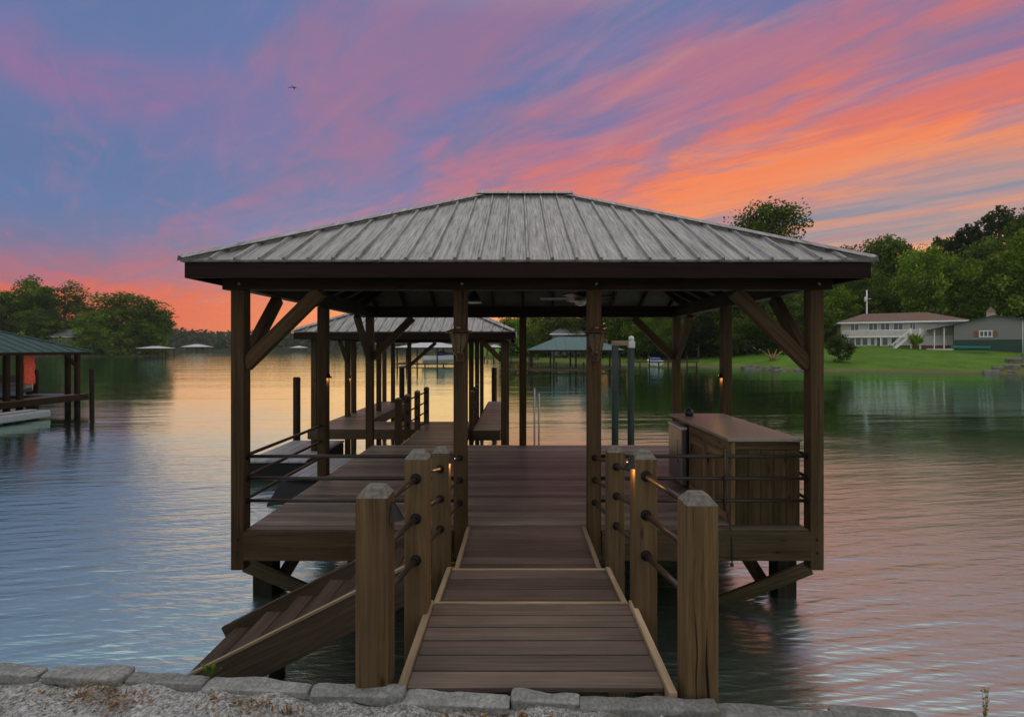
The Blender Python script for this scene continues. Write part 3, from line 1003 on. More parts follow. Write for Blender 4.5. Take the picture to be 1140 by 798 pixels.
# loose pebbles and leaf litter on the gravel: uncountable
import bmesh
def scatter(name, label, cat, mat, count, seed, kind):
    rng = np.random.default_rng(seed)
    V, Fc, rn = [], [], []
    for i in range(count):
        x = rng.uniform(-3.4, 2.8)
        y = wall_y(x) - rng.uniform(.10, .75) ** 1.0
        z = ground_z(x, y - wall_y(x) + .07)
        if kind == 'pebble':
            s = rng.uniform(.003, .009) * (1 + 1.3 * (rng.random() < .06))
            b0 = len(V)
            for px_, py_, pz_ in ((1, 0, 0), (0, 1, 0), (-1, 0, 0), (0, -1, 0), (0, 0, .7), (0, 0, -.5)):
                j = rng.uniform(.7, 1.3)
                V.append((x + px_ * s * j, y + py_ * s * j, z + pz_ * s * j + s * .2))
            for f in ((0, 1, 4), (1, 2, 4), (2, 3, 4), (3, 0, 4), (1, 0, 5), (2, 1, 5), (3, 2, 5), (0, 3, 5)):
                Fc.append(tuple(b0 + k for k in f))
                rn.append(rng.random())
        else:
            cl = [(-1.95, .14), (-1.85, .2), (-1.2, .16), (-1.0, .3), (-.2, .14), (.05, .2), (1.2, .12), (1.5, .2)][rng.integers(0, 8)]
            x = cl[0] + rng.normal() * .14
            y = wall_y(x) - cl[1] + rng.normal() * .035
            z = ground_z(x, y - wall_y(x) + .07) + rng.uniform(.002, .018)
            L, w = rng.uniform(.008, .022), rng.uniform(.0015, .006)
            t = rng.uniform(0, 6.28)
            d = Vector((math.cos(t), math.sin(t), rng.uniform(-.4, .5))) * L
            p = Vector((-math.sin(t), math.cos(t), rng.uniform(-.5, .5))) * w
            c = Vector((x, y, z))
            b0 = len(V)
            V += [tuple(c - d), tuple(c - p), tuple(c + d), tuple(c + p)]
            Fc.append((b0, b0 + 1, b0 + 2, b0 + 3))
            rn.append(rng.random())
    me = bpy.data.meshes.new(name)
    me.from_pydata(V, [], Fc)
    at = me.attributes.new('rnd', 'FLOAT', 'FACE')
    at.data.foreach_set('value', np.array(rn, dtype=np.float32))
    me.materials.append(mat)
    o = bpy.data.objects.new(name, me)
    COL.objects.link(o)
    return tag(o, label, cat, kind='stuff')
M['pebble'] = leaf_mat('pebble_stone', [(0, (.09, .085, .075)), (.5, (.27, .265, .26)), (1, (.46, .45, .43))], 0.0, 0)
M['litter'] = leaf_mat('dead_leaf', [(0, (.10, .045, .02)), (.5, (.20, .105, .04)), (1, (.34, .24, .12))], 0.1, 0)
scatter('pebbles', 'small pale pebbles strewn over the gravel bank', 'pebbles', M['pebble'], 4200, 3, 'pebble')
scatter('dead_leaves', 'brown dead leaves and needles caught along the cap stones', 'leaves', M['litter'], 850, 4, 'leaf')

def sprout(name, label, x, y, z, nl, h, mat, seed, cat='weed', lw=.012, group=None):
    rng = random.Random(seed)
    t = thing(name, label, cat, (x, y, z), group)
    lb = MB()
    for i in range(nl):
        a = rng.uniform(0, 6.28)
        tip = Vector((math.cos(a) * h * rng.uniform(.2, .8), math.sin(a) * h * rng.uniform(.1, .5), h * rng.uniform(.45, 1)))
        b0 = Vector((x, y, z)) + tip * rng.uniform(0, .45)
        e = Vector((x, y, z)) + tip
        s = (e - b0).cross(Vector((0, 0, 1))).normalized() * lw * rng.uniform(.6, 1.2)
        m_ = b0.lerp(e, .45) + Vector((0, 0, .006))
        lb.face([b0, m_ - s, e, m_ + s])
    lb.build('leaves', mat, t)
    sb = MB()
    for i in range(3):
        a = rng.uniform(0, 6.28)
        sb.tube([(x, y, z - .03), (x + math.cos(a) * h * .15, y, z + h * .4), (x + math.cos(a) * h * .35, y + math.sin(a) * h * .2, z + h * .8)], [.0025, .002, .001], 5)
    sb.build('stem', mat if mat is not M['litter'] else M['twig'], t)
    return t
sprout('leafy_sprout', 'small bright green sprout growing between cap stones below the water stairs', -1.475, wall_y(-1.47) - .01, 1.335, 12, .075, M['leaf_light'], 3, lw=.010)
def twig(x, y, z, label):
    t = thing('leafy_twig', label, 'weed', (x, y, z))
    rr = random.Random(5)
    sb, lb = MB(), MB()
    for k in range(4):
        a = rr.uniform(-1.2, 1.2)
        pts = [Vector((x, y, z - .05)), Vector((x + .02 * a, y, z + .05)), Vector((x + .06 * a, y + .01, z + rr.uniform(.09, .15)))]
        sb.tube(pts, [.0022, .0016, .0008], 5)
        for i in range(9):
            f = .25 + .75 * i / 8
            p = pts[0].lerp(pts[1], min(1, f * 2)) if f < .5 else pts[1].lerp(pts[2], f * 2 - 1)
            d = Vector((rr.uniform(-1, 1), rr.uniform(-.6, .6), rr.uniform(-.1, .7))).normalized() * rr.uniform(.010, .020)
            w = d.cross(Vector((0, 1, .3))).normalized() * .005
            lb.face([p, p + d * .5 - w, p + d, p + d * .5 + w])
    sb.build('stem', M['twig'], t)
    lb.build('leaves', M['leaf'], t)
twig(2.13, wall_y(2.1) + .03, 1.20, 'thin leafy twig sticking up behind the cap stones at lower right')
sprout('dry_weed', 'tuft of dry straw-coloured weed in the gravel left of the leafy sprout', -2.0, wall_y(-2.0) - .17, 1.30, 40, .055, M['litter'], 6, lw=.0025)
sprout('dry_weed', 'rusty tuft of dry weed in front of the left newel post', -1.02, wall_y(-1.0) - .19, 1.27, 60, .07, M['litter'], 7, lw=.0025)
sprout('dry_weed', 'low tuft of dry weed in the gravel below the gangway foot', .02, wall_y(0) - .17, 1.27, 40, .05, M['litter'], 8, lw=.0025)

# ------------------------------------------------------------------ roof builder
def poly_clip_line(poly2, s):
    """upslope extent of the vertical line u=s through a convex 2d polygon"""
    ts = []
    n = len(poly2)
    for i in range(n):
        (u0, v0), (u1, v1) = poly2[i], poly2[(i + 1) % n]
        if (u0 - s) * (u1 - s) <= 0 and abs(u1 - u0) > 1e-9:
            ts.append(v0 + (v1 - v0) * (s - u0) / (u1 - u0))
    return (min(ts), max(ts)) if len(ts) >= 2 else None

def hip_roof(parent, x0, x1, y0, y1, ze, pitch, mat, under, fascia_mat, rib=.24, ribh=.030, ribw=.044, fas=.146, cap=True, thick=.022, ridge_over=.10, fascia=True, cap_mat=None):
    wx, wy = x1 - x0, y1 - y0
    run = min(wx, wy) / 2
    zr = ze + run * pitch
    if wx >= wy:
        r0, r1 = Vector((x0 + run, (y0 + y1) / 2, zr)), Vector((x1 - run, (y0 + y1) / 2, zr))
        slopes = [((x0, y0), (x1, y0), [r1, r0]), ((x1, y1), (x0, y1), [r0, r1]), ((x1, y0), (x1, y1), [r1]), ((x0, y1), (x0, y0), [r0])]
        hips = [((x0, y0), r0), ((x0, y1), r0), ((x1, y0), r1), ((x1, y1), r1)]
    else:
        r0, r1 = Vector(((x0 + x1) / 2, y0 + run, zr)), Vector(((x0 + x1) / 2, y1 - run, zr))
        slopes = [((x0, y0), (x1, y0), [r0]), ((x1, y1), (x0, y1), [r1]), ((x1, y0), (x1, y1), [r1, r0]), ((x0, y1), (x0, y0), [r0, r1])]
        hips = [((x0, y0), r0), ((x1, y0), r0), ((x0, y1), r1), ((x1, y1), r1)]
    sk = MB()
    un = MB()
    for (a, b_, tops) in slopes:
        A_, B_ = Vector((*a, ze)), Vector((*b_, ze))
        U = (B_ - A_).normalized()
        Nn = U.cross(tops[0] - A_).normalized()
        if Nn.z < 0:
            Nn = -Nn
        V_ = Nn.cross(U).normalized()
        if V_.z < 0:
            V_ = -V_
        pts = [A_, B_] + tops
        p2 = [((p - A_).dot(U), (p - A_).dot(V_)) for p in pts]
        rr = random.random()
        sk.face(pts, [(u + rr * 9, v) for u, v in p2])
        un.face([p - Nn * thick for p in pts][::-1])
        sk.face([A_ - Nn * thick, B_ - Nn * thick, B_, A_], [(0, 0), (1, 0), (1, .02), (0, .02)])
        L = (B_ - A_).length
        n = int(L / rib)
        s0 = (L - n * rib) / 2
        for i in range(n + 1):
            s = s0 + i * rib
            if s < .03 or s > L - .03:
                continue
            e = poly_clip_line(p2, s)
            if not e or e[1] - e[0] < .08:
                continue
            P0, P1 = A_ + U * s + V_ * (-.012), A_ + U * s + V_ * (e[1] - .02)
            bw, tw = ribw, ribw * .45
            vsx = []
            for P in (P0, P1):
                vsx += [P - U * bw * .5, P - U * tw * .5 + Nn * ribh, P + U * tw * .5 + Nn * ribh, P + U * bw * .5]
            def uvf(p, f, A_=A_, U=U, V_=V_, rr=rr):
                q = Vector(p) - A_
                return (q.dot(U) + rr * 9, q.dot(V_))
            sk.mesh(vsx, [(0, 4, 5, 1), (1, 5, 6, 2), (2, 6, 7, 3), (0, 1, 2, 3)], uvf)
    roof = sk.build('roof', mat, parent)
    un.build('roof_underside', under, parent)
    if cap:
        def cap_strip(p, q, n_a, n_b, w, ext0=0., ext1=0.):
            mb = MB()
            d = (q - p).normalized()
            p, q = p - d * ext0, q + d * ext1
            for nn in (n_a, n_b):
                side = d.cross(nn).normalized()
                if side.z > 0:
                    side = -side
                o1, o2 = nn * (ribh + .006), nn * (ribh + .012)
                lift = Vector((0, 0, .004))
                a0, a1 = p + lift, q + lift
                vsx = [a0 + o1, a1 + o1, a1 + o1 + side * w, a0 + o1 + side * w, a0 + o2, a1 + o2, a1 + o2 + side * w, a0 + o2 + side * w]
                mb.mesh(vsx, [(0, 1, 2, 3), (7, 6, 5, 4), (3, 2, 6, 7), (0, 3, 7, 4), (1, 5, 6, 2)], lambda p_, f: (p_[0] * .6, p_[1] * .6 + p_[2]))
            return mb
        for (a, rp) in hips:
            P0 = Vector((*a, ze))
            sx = 1 if a[0] == x1 else -1
            sy = 1 if a[1] == y1 else -1
            na = Vector((sx * pitch, 0, 1)).normalized()
            nb = Vector((0, sy * pitch, 1)).normalized()
            cap_strip(P0, rp, na, nb, .11).build('hip_cap', cap_mat or mat, roof)
        if (r1 - r0).length > .1:
            if wx >= wy:
                na, nb = Vector((0, pitch, 1)).normalized(), Vector((0, -pitch, 1)).normalized()
            else:
                na, nb = Vector((pitch, 0, 1)).normalized(), Vector((-pitch, 0, 1)).normalized()
            mb = cap_strip(r0 + Vector((0, 0, .022)), r1 + Vector((0, 0, .022)), na, nb, .15, ridge_over, ridge_over)
            mb.build('ridge_cap', cap_mat or mat, roof)
    if fascia:
        i_, t_ = .035, .038
        zt = ze - thick - .006
        for (a, b_, horiz) in (((x0 + i_, y0 + i_), (x1 - i_, y0 + i_), 1), ((x0 + i_, y1 - i_), (x1 - i_, y1 - i_), 1),
                               ((x0 + i_, y0 + i_ + t_ / 2 + .001), (x0 + i_, y1 - i_ - t_ / 2 - .001), 0), ((x1 - i_, y0 + i_ + t_ / 2 + .001), (x1 - i_, y1 - i_ - t_ / 2 - .001), 0)):
            mb = MB()
            mb.beam((*a, zt - fas / 2), (*b_, zt - fas / 2), t_, fas)
            mb.build('roof_fascia', fascia_mat, parent, .003)
    return r0, r1, zr

# ------------------------------------------------------------------ main boathouse
DZ = 1.0
XL, XR, XC0, XC1 = -2.955, 3.145, -.612, .803
YF, YM, YB = 5.49, 7.82, 10.27
bh = thing('boathouse', 'brown timber dock pavilion with a ribbed grey hip roof at the end of the gangway', 'boathouse', (0.09, YF, 0))
def post(parent, x, y, z0, z1, w=.14, mat='post', name='post', d=None):
    mb = MB()
    mb.beam((x, y, z0), (x, y, z1), w, d or w, (0, 1, 0))
    return mb.build(name, M[mat], parent, .006)
# deck boards, each board laid across; the gaps are real
db = MB()
y = YF - .035
while y < 10.18:
    db.box(-2.885, 3.075, y, y + .1335, DZ - .028, DZ)
    y += .1445
YDB = y
db.build('decking', M['deck'], bh, .003)
for x0, x1 in ((-2.885, -.69), (.88, 3.075)):
    MB().box(x0, x1, YF - .085, YF - .045, DZ - .315, DZ - .012).build('rim_board', M['joist'], bh, .004)
for xx in (-2.905, 3.095):
    MB().box(xx - .019, xx + .019, YF - .04, 10.2, DZ - .315, DZ - .03).build('rim_board', M['joist'], bh, .004)
MB().box(-2.885, 3.075, 10.205, 10.243, DZ - .315, DZ - .012).build('rim_board', M['joist'], bh, .004)
# joists under the deck
for k in range(9):
    xx = -2.6 + k * .68
    MB().box(xx, xx + .05, YF, 10.2, DZ - .26, DZ - .03).build('joist', M['joist'], bh)
for yy in (6.05, 8.0, 9.8):
    MB().box(-2.88, 3.07, yy, yy + .12, DZ - .50, DZ - .262).build('girder', M['pile'], bh)
ZB0, ZB1 = 3.53, 3.745
for x in (XL, XR):
    for yy in (YF, YM, YB):
        post(bh, x, yy, DZ - (.42 if yy == YF else .35), ZB0 - .001)
for x in (XC0, XC1):
    post(bh, x, YF, DZ - .3, ZB0 - .001)
post(bh, .09, YB - .02, DZ - .3, ZB0 - .001)
# beams
for yy in (YF, YB):
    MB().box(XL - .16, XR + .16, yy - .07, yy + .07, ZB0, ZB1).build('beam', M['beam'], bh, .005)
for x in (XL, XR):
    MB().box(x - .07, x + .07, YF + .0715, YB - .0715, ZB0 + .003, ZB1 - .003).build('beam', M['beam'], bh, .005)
# knee braces: one along the front/back beam, one along the side beam at each corner
def brace(parent, x, y, dx_, dy_, run=.80, drop=.80, w=.09, h=.14, mat='beam', zt=ZB0):
    d = Vector((dx_, dy_, 0))
    p0 = Vector((x, y, zt - drop)) + d * .05
    p1 = Vector((x, y, zt - .01)) + d * (.05 + run)
    mb = MB()
    mb.beam(p0, p1, w, h)
    return mb.build('knee_brace', M[mat], parent, .004)
for x, sx in ((XL, 1), (XR, -1)):
    for yy, sy in ((YF, 1), (YB, -1)):
        brace(bh, x, yy, sx, 0, mat='post')
        brace(bh, x, yy, 0, sy, mat='post')
# roof
OV = .375
EX0, EX1, EY0, EY1, ZE, PITCH = XL - OV - .005, XR + OV + .005, YF - OV - .035, YB + OV + .035, 3.785, .522
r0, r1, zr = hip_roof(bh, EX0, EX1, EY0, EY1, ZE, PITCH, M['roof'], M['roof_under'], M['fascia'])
def rafter(p0, p1):
    mb = MB()
    mb.beam(p0, p1, .04, .10)
    mb.build('rafter', M['beam'], bh)
dz_ = Vector((0, 0, -.085))
for a in ((EX0 + .08, EY0 + .08, r0), (EX0 + .08, EY1 - .08, r0), (EX1 - .08, EY0 + .08, r1), (EX1 - .08, EY1 - .08, r1)):
    rafter(Vector((a[0], a[1], ZE + .08 * PITCH)) + dz_, a[2] + dz_)
def slope_z(x, yy):
    return ZE + PITCH * min(x - EX0, EX1 - x, yy - EY0, EY1 - yy)
k = -5
ymid = (EY0 + EY1) / 2
for i in range(-5, 6):
    x = .095 + i * .6
    reach = min(x - EX0, EX1 - x)
    for sy, ye in ((1, EY0 + .08), (-1, EY1 - .08)):
        yt = ye + sy * min(abs(ymid - ye), reach - .1)
        rafter(Vector((x, ye, slope_z(x, ye))) + dz_, Vector((x, yt, slope_z(x, yt) - .001)) + dz_)
for i in range(-4, 5):
    yy = ymid + i * .6
    reach = min(yy - EY0, EY1 - yy)
    for sx, xe in ((1, EX0 + .08), (-1, EX1 - .08)):
        xt = xe + sx * (reach - .1)
        rafter(Vector((xe, yy, slope_z(xe, yy))) + dz_, Vector((xt, yy, slope_z(xt, yy) - .001)) + dz_)
for x in (XL, XR, XC0, XC1):
    for dzb in (.06, .15):
        mb = MB()
        mb.tube([(x + .02, YF - .068, ZB0 + dzb), (x + .02, YF - .080, ZB0 + dzb)], [.016, .010], 10)
        mb.build('bolt', M['steel'], bh)
for x in (XL, XR):
    for zb_ in (DZ - .10, DZ - .24):
        mb = MB()
        mb.tube([(x, YF - .068, zb_), (x, YF - .080, zb_)], [.016, .010], 10)
        mb.build('bolt', M['black'], bh)
# rails
def pipe(parent, p0, p1, r=.019, mat='black_pipe', name='rail'):
    mb = MB()
    mb.tube([p0, p1], r, 10)
    return mb.build(name, M[mat], parent)
RH = (1.765, 1.53, 1.293)
def flange(parent, p, d, r=.033, t=.026):
    mb = MB()
    p, d = Vector(p), Vector(d).normalized()
    mb.tube([p, p + d * t * .35, p + d * t], [r, r * .97, r * .62], 14)
    return mb.build('pipe_flange', M['rubber'], parent)
for z in RH:
    pipe(bh, (XL + .07, YF, z), (XC0 - .07, YF, z))
    pipe(bh, (XC1 + .07, YF, z), (XR - .07, YF, z))
    pipe(bh, (XL, YF + .07, z - .012), (XL, YM - .07, z - .012), mat='pipe')
    pipe(bh, (XR, YF + .07, z - .012), (XR, YM - .07, z - .012), mat='pipe')
    flange(bh, (XL + .07, YF, z), (1, 0, 0), .035, .02)
    flange(bh, (XR - .07, YF, z), (-1, 0, 0), .035, .02)
pipe(bh, (2.19, YF - .025, 1.20), (2.19, YF - .025, 1.86), .017, name='baluster')
# piles and cross bracing under the deck
for x in (-3.0, 3.15):
    for yy in (6.15, 8.05, 9.86):
        MB().beam((x, yy, -3.0), (x, yy, DZ - .505 if x < 0 else DZ - .3), .22, .22, (0, 1, 0)).build('piling', M['pile'], bh)
for x in (-1.9, .09, 2.0):
    for yy in (6.1, 8.05, 9.86):
        MB().tube([(x, yy, -3.0), (x, yy, DZ - .505)], .115, 12).build('piling', M['pile'], bh)
def xb(p0, p1):
    MB().beam(p0, p1, .05, .15, (0, 0, 1)).build('cross_brace', M['joist'], bh, .004)
xb((-3.16, 5.97, .41), (-1.8, 5.97, -.16))
xb((3.38, 5.97, .38), (2.0, 5.97, -.16))
xb((2.80, 6.32, .36), (3.3, 6.32, -.42))
xb((-2.74, 6.32, .36), (-3.14, 6.32, -.30))
xb((-2.9, 7.9, -.2), (-2.1, 7.9, .55))
xb((3.0, 7.9, -.2), (2.3, 7.9, .55))

# ------------------------------------------------------------------ gangway with its newel posts and pipe handrails
gw = thing('gangway', 'brown board gangway stepping down from the stone wall to the boathouse deck', 'gangway', (.09, 2.4, 1.2))
GX0, GX1 = -.535, .700
S1, S2A, S2B, S3 = 1.0, 1.125, 1.175, 1.285
def section(y0, y1, z0, z1, bw):
    """boards across from y0 (near) to y1 (far), heights z0 -> z1"""
    mb = MB()
    n = max(1, round((y1 - y0) / bw))
    st = (y1 - y0) / n
    for i in range(n):
        ya, yb = y0 + i * st + .006, y0 + (i + 1) * st - .006
        za, zb = z0 + (z1 - z0) * (ya - y0) / (y1 - y0), z0 + (z1 - z0) * (yb - y0) / (y1 - y0)
        ym, zm = (ya + yb) / 2, (za + zb) / 2
        # board across X: box with its top following the slope
        c = MB()
        t = .026
        vs_ = [(GX0, ya, za - t), (GX1, ya, za - t), (GX1, yb, zb - t), (GX0, yb, zb - t), (GX0, ya, za), (GX1, ya, za), (GX1, yb, zb), (GX0, yb, zb)]
        o_ = random.random() * 9
        mb.mesh(vs_, [(0, 3, 2, 1), (4, 5, 6, 7), (0, 1, 5, 4), (1, 2, 6, 5), (2, 3, 7, 6), (3, 0, 4, 7)], lambda p, f, o_=o_: (p[0] + o_, p[1] + o_ + p[2] * .7))
    return mb.build('decking', M['ramp'], gw, .003)
section(2.47, 3.285, S3, S3, .1425)
section(3.40, 4.16, S2B, S2A, .19)
section(4.27, YF - .04, S1 + .012, S1 + .002, .142)
def slab(name, p0, p1, w, h, mat, bev=.003):
    MB().beam(p0, p1, w, h).build(name, M[mat], gw, bev)
# pale side trims of each section
for x in (GX0 - .022, GX1 + .022):
    slab('edge_trim', (x, 2.40, S3 - .02), (x, 3.285, S3 - .02), .038, .09, 'trim')
    slab('edge_trim', (x, 3.36, S2B - .02), (x, 4.16, S2A - .02), .038, .09, 'trim')
    slab('edge_trim', (x + (.03 if x < 0 else -.03), 4.22, S1), (x + (.03 if x < 0 else -.03), YF - .03, S1 - .01), .038, .085, 'trim')
# pale nosing strips on the far edge of each step and dark risers below
for yy, z in ((3.297, S3), (4.172, S2A)):
    MB().box(GX0 - .001, GX1 + .001, yy - .011, yy + .013, z - .03, z + .004).build('step_nosing', M['trim'], gw, .002)
    MB().box(GX0, GX1, yy + .014, yy + .036, z - .19, z - .01).build('riser', M['stair'], gw)
# stringers under the boards
for x in (GX0 + .03, (GX0 + GX1) / 2, GX1 - .03):
    MB().box(x - .02, x + .02, 2.43, 3.27, S3 - .27, S3 - .027).build('stringer', M['joist'], gw)
    MB().box(x - .02, x + .02, 3.40, 4.16, S2A - .24, S2A - .029).build('stringer', M['joist'], gw)
    MB().box(x - .02, x + .02, 4.28, YF - .09, S1 - .27, S1 - .027).build('stringer', M['joist'], gw)

def newel(x, y, ztop, z0, cap=.045, w=.14, name='newel_post', mat='newel', parent=None):
    mb = MB()
    h, q = w / 2, w / 2 * .52
    zs = ztop - cap
    off = random.random() * 9
    vs_ = [(x - h, y - h, z0), (x + h, y - h, z0), (x + h, y + h, z0), (x - h, y + h, z0),
           (x - h, y - h, zs), (x + h, y - h, zs), (x + h, y + h, zs), (x - h, y + h, zs),
           (x - q, y - q, ztop), (x + q, y - q, ztop), (x + q, y + q, ztop), (x - q, y + q, ztop)]
    def uvf(p, f):
        if max(f) >= 8 and min(f) >= 4:
            return (p[0] * .8 + off, p[1] + off)
        hor = p[0] if f in ((0, 1, 5, 4), (2, 3, 7, 6)) else p[1] + .3
        return (p[2] + off, hor + off)
    mb.mesh(vs_, [(0, 3, 2, 1), (0, 1, 5, 4), (1, 2, 6, 5), (2, 3, 7, 6), (3, 0, 4, 7), (4, 5, 9, 8), (5, 6, 10, 9), (6, 7, 11, 10), (7, 4, 8, 11), (8, 9, 10, 11)], uvf)
    o = mb.build(name, M[mat], parent or gw, .005)
    o.data.materials.append(M['endgrain_skylit'])
    for p in o.data.polygons:
        if p.index >= 5:
            p.material_index = 1
    return o
NP = {}
NX0, NX1 = -.615, .788
LEFT = [(-.692, 2.50, 2.25), (-.618, 3.18, 2.285), (-.640, 4.30, 2.095)]
RIGHT = [(.868, 2.50, 2.215), (.788, 3.25, 2.270), (.820, 4.38, 2.085)]
RAILZ = {0: (2.125, 1.90, 1.66), 1: (2.125, 1.885, 1.635), 2: (1.925, 1.68, 1.43), 3: RH}
for sideposts, xend in ((LEFT, XC0), (RIGHT, XC1)):
    sts = sideposts + [(xend, YF, None)]
    posts_ = []
    for i, (x, y_, zt) in enumerate(sideposts):
        posts_.append(newel(x, y_, zt, -1.2, w=.150 if i == 0 else .14, mat='newel'))
    for i in range(3):
        (xa, ya, _), (xb_, yb_, _) = sts[i], sts[i + 1]
        for k in range(3):
            za, zb = RAILZ[i][k], RAILZ[i + 1][k]
            pa, pb = Vector((xa, ya + .07, za)), Vector((xb_, yb_ - .07, zb))
            pipe(gw, pa, pb, .0165, 'pipe', 'handrail')
            flange(posts_[i] if False else gw, pa, (0, 1, 0))
            flange(gw, pb, (0, -1, 0))

# ------------------------------------------------------------------ stairs down into the water on the left
st = thing('water_stairs', 'brown plank stairs going down from the gangway into the water', 'stairs', (-1.6, 4.2, 0))
def sz(x):
    return 1.06 + .5 * (x + 1.3)
SY0, SY1 = 3.78, 4.66
for yy in (SY0, SY1):
    MB().beam((-.80, yy, sz(-.80) - .12), (-2.62, yy, sz(-2.62) - .12), .04, .26).build('stringer', M['stair'], st, .004)
    MB().beam((-.80, yy, sz(-.80) + .018), (-2.60, yy, sz(-2.60) + .018), .048, .016).build('stringer_cap', M['trim'] if yy == SY0 else M['stair'], st)
for i in range(6):
    x = -.98 - i * .285
    z = sz(x) - .10
    mb = MB()
    mb.box(x - .14, x - .004, SY0 + .022, SY1 - .022, z - .03, z)
    mb.box(x, x + .136, SY0 + .022, SY1 - .022, z - .03, z)
    mb.build('tread', M['stair'], st, .003)
for yy in (SY0 + .06, SY1 - .06):
    MB().box(-2.2, -2.1, yy - .05, yy + .05, -2.5, sz(-2.15) - .25).build('stair_post', M['pile'], st)

# ------------------------------------------------------------------ bar cabinet, fridge and bits on it
cb = thing('bar_cabinet', 'outdoor wooden bar cabinet with stone counter on the boathouse deck', 'cabinet', (2.67, 6.6, DZ))
CX0, CX1, CY0, CY1, CZ1 = 2.30, 3.055, 5.585, 7.70, 1.905
MB().box(CX0 - .04, CX1 + .012, CY0 - .03, CY1 + .03, CZ1, CZ1 + .035).build('countertop', M['counter'], cb, .006)
eb = MB()
for k in range(5):
    x0 = CX0 + .052 + k * .1402
    eb.box(x0, x0 + .137, CY0, CY0 + .02, DZ + .002, CZ1 - .095)
eb.box(CX0 + .052, CX1 - .002, CY0 - .002, CY0 + .018, CZ1 - .092, CZ1 - .001)
eb.build('end_panel', M['pine_dark'], cb, .003)
MB().box(CX0 + .002, CX0 + .05, CY0 - .004, CY0 + .05, DZ, CZ1 - .001).build('corner_post', M['pine'], cb, .003)
bb = MB()
for k in range(14):
    y0 = CY0 + .03 + k * .149
    bb.box(CX1 - .02, CX1, y0, y0 + .147, DZ + .002, CZ1 - .004)
bb.build('back_panel', M['pine_dark'], cb)
MB().box(CX0 + .04, CX1 - .03, CY0 + .05, 6.95, DZ + .004, DZ + .03).build('shelf', M['pine'], cb)
MB().box(CX0, CX0 + .03, CY0 + .051, 6.95, CZ1 - .13, CZ1 - .002).build('top_rail', M['pine'], cb, .003)
MB().box(CX0, CX0 + .03, CY0 + .051, 6.95, DZ + .002, DZ + .09).build('bottom_rail', M['pine'], cb, .003)
MB().box(CX0 + .001, CX0 + .03, 6.27, 6.36, DZ + .091, CZ1 - .131).build('stile', M['pine'], cb, .003)
MB().box(CX0 + .001, CX0 + .03, 6.87, 6.95, DZ + .091, CZ1 - .131).build('stile', M['pine'], cb, .003)
for (ya, yb) in ((CY0 + .056, 6.265), (6.365, 6.865)):
    dbm = MB()
    n = int((yb - ya) / .1)
    for k in range(n):
        a = ya + (yb - ya) / n * k
        dbm.box(CX0 + .008, CX0 + .024, a + .001, a + (yb - ya) / n - .001, DZ + .10, CZ1 - .14)
    d_ = dbm.build('door', M['pine'], cb, .002)
    MB().beam((CX0 + .001, ya + .01, CZ1 - .2), (CX0 + .001, yb - .01, CZ1 - .2), .012, .10).build('door_rail', M['pine'], d_, .002)
    MB().box(CX0 - .028, CX0 - .012, yb - .07, yb - .05, CZ1 - .36, CZ1 - .25).build('handle', M['black'], d_)
MB().box(CX0 + .02, CX1 - .03, 6.955, 6.985, DZ + .002, CZ1 - .003).build('partition', M['pine_dark'], cb)
fr = thing('mini_fridge', 'small grey steel fridge tucked under the far end of the bar counter', 'fridge', (2.5, 7.33, DZ))
MB().box(2.30, 2.85, 7.03, 7.63, DZ + .03, DZ + .83).build('body', M['black'], fr, .01)
dr = MB().box(2.225, 2.296, 7.03, 7.63, DZ + .05, DZ + .80).build('door', M['steel'], fr, .008)
MB().box(2.215, 2.30, 7.02, 7.64, DZ + .803, DZ + .835).build('top_edge', M['white'], fr, .004)
MB().tube([(2.20, 7.10, DZ + .35), (2.19, 7.10, DZ + .38), (2.19, 7.10, DZ + .62), (2.20, 7.10, DZ + .65)], .010, 8).build('handle', M['steel'], dr)
for yy in (7.08, 7.57):
    MB().tube([(2.36, yy, DZ + .001), (2.36, yy, DZ + .03)], .02, 8).build('foot', M['black'], fr)
sp = thing('speaker', 'small round navy speaker standing on the far end of the bar counter', 'speaker', (2.46, 7.42, CZ1 + .036))
MB().lathe([(.045, 0), (.058, .012), (.062, .05), (.055, .085), (.03, .098)], (2.46, 7.42, CZ1 + .036), 18).build('body', M['blue_dark'], sp)
MB().lathe([(.026, .098), (.028, .112), (.012, .118)], (2.46, 7.42, CZ1 + .036), 14).build('knob', M['black'], sp)
cd = MB()
cd.tube([(2.26, 5.58, 1.12), (2.235, 5.48, 1.075), (2.235, 5.425, 1.02), (2.235, 5.40, .93), (2.238, 5.395, .80), (2.236, 5.395, .665)], .007, 7)
cd.lathe([(.008, 0), (.018, .008), (.018, .03), (.008, .04)], (2.236, 5.395, .63), 10)
tag(cd.build('power_cord', M['rope']), 'black cord dangling over the rim board in front of the bar cabinet', 'cord')

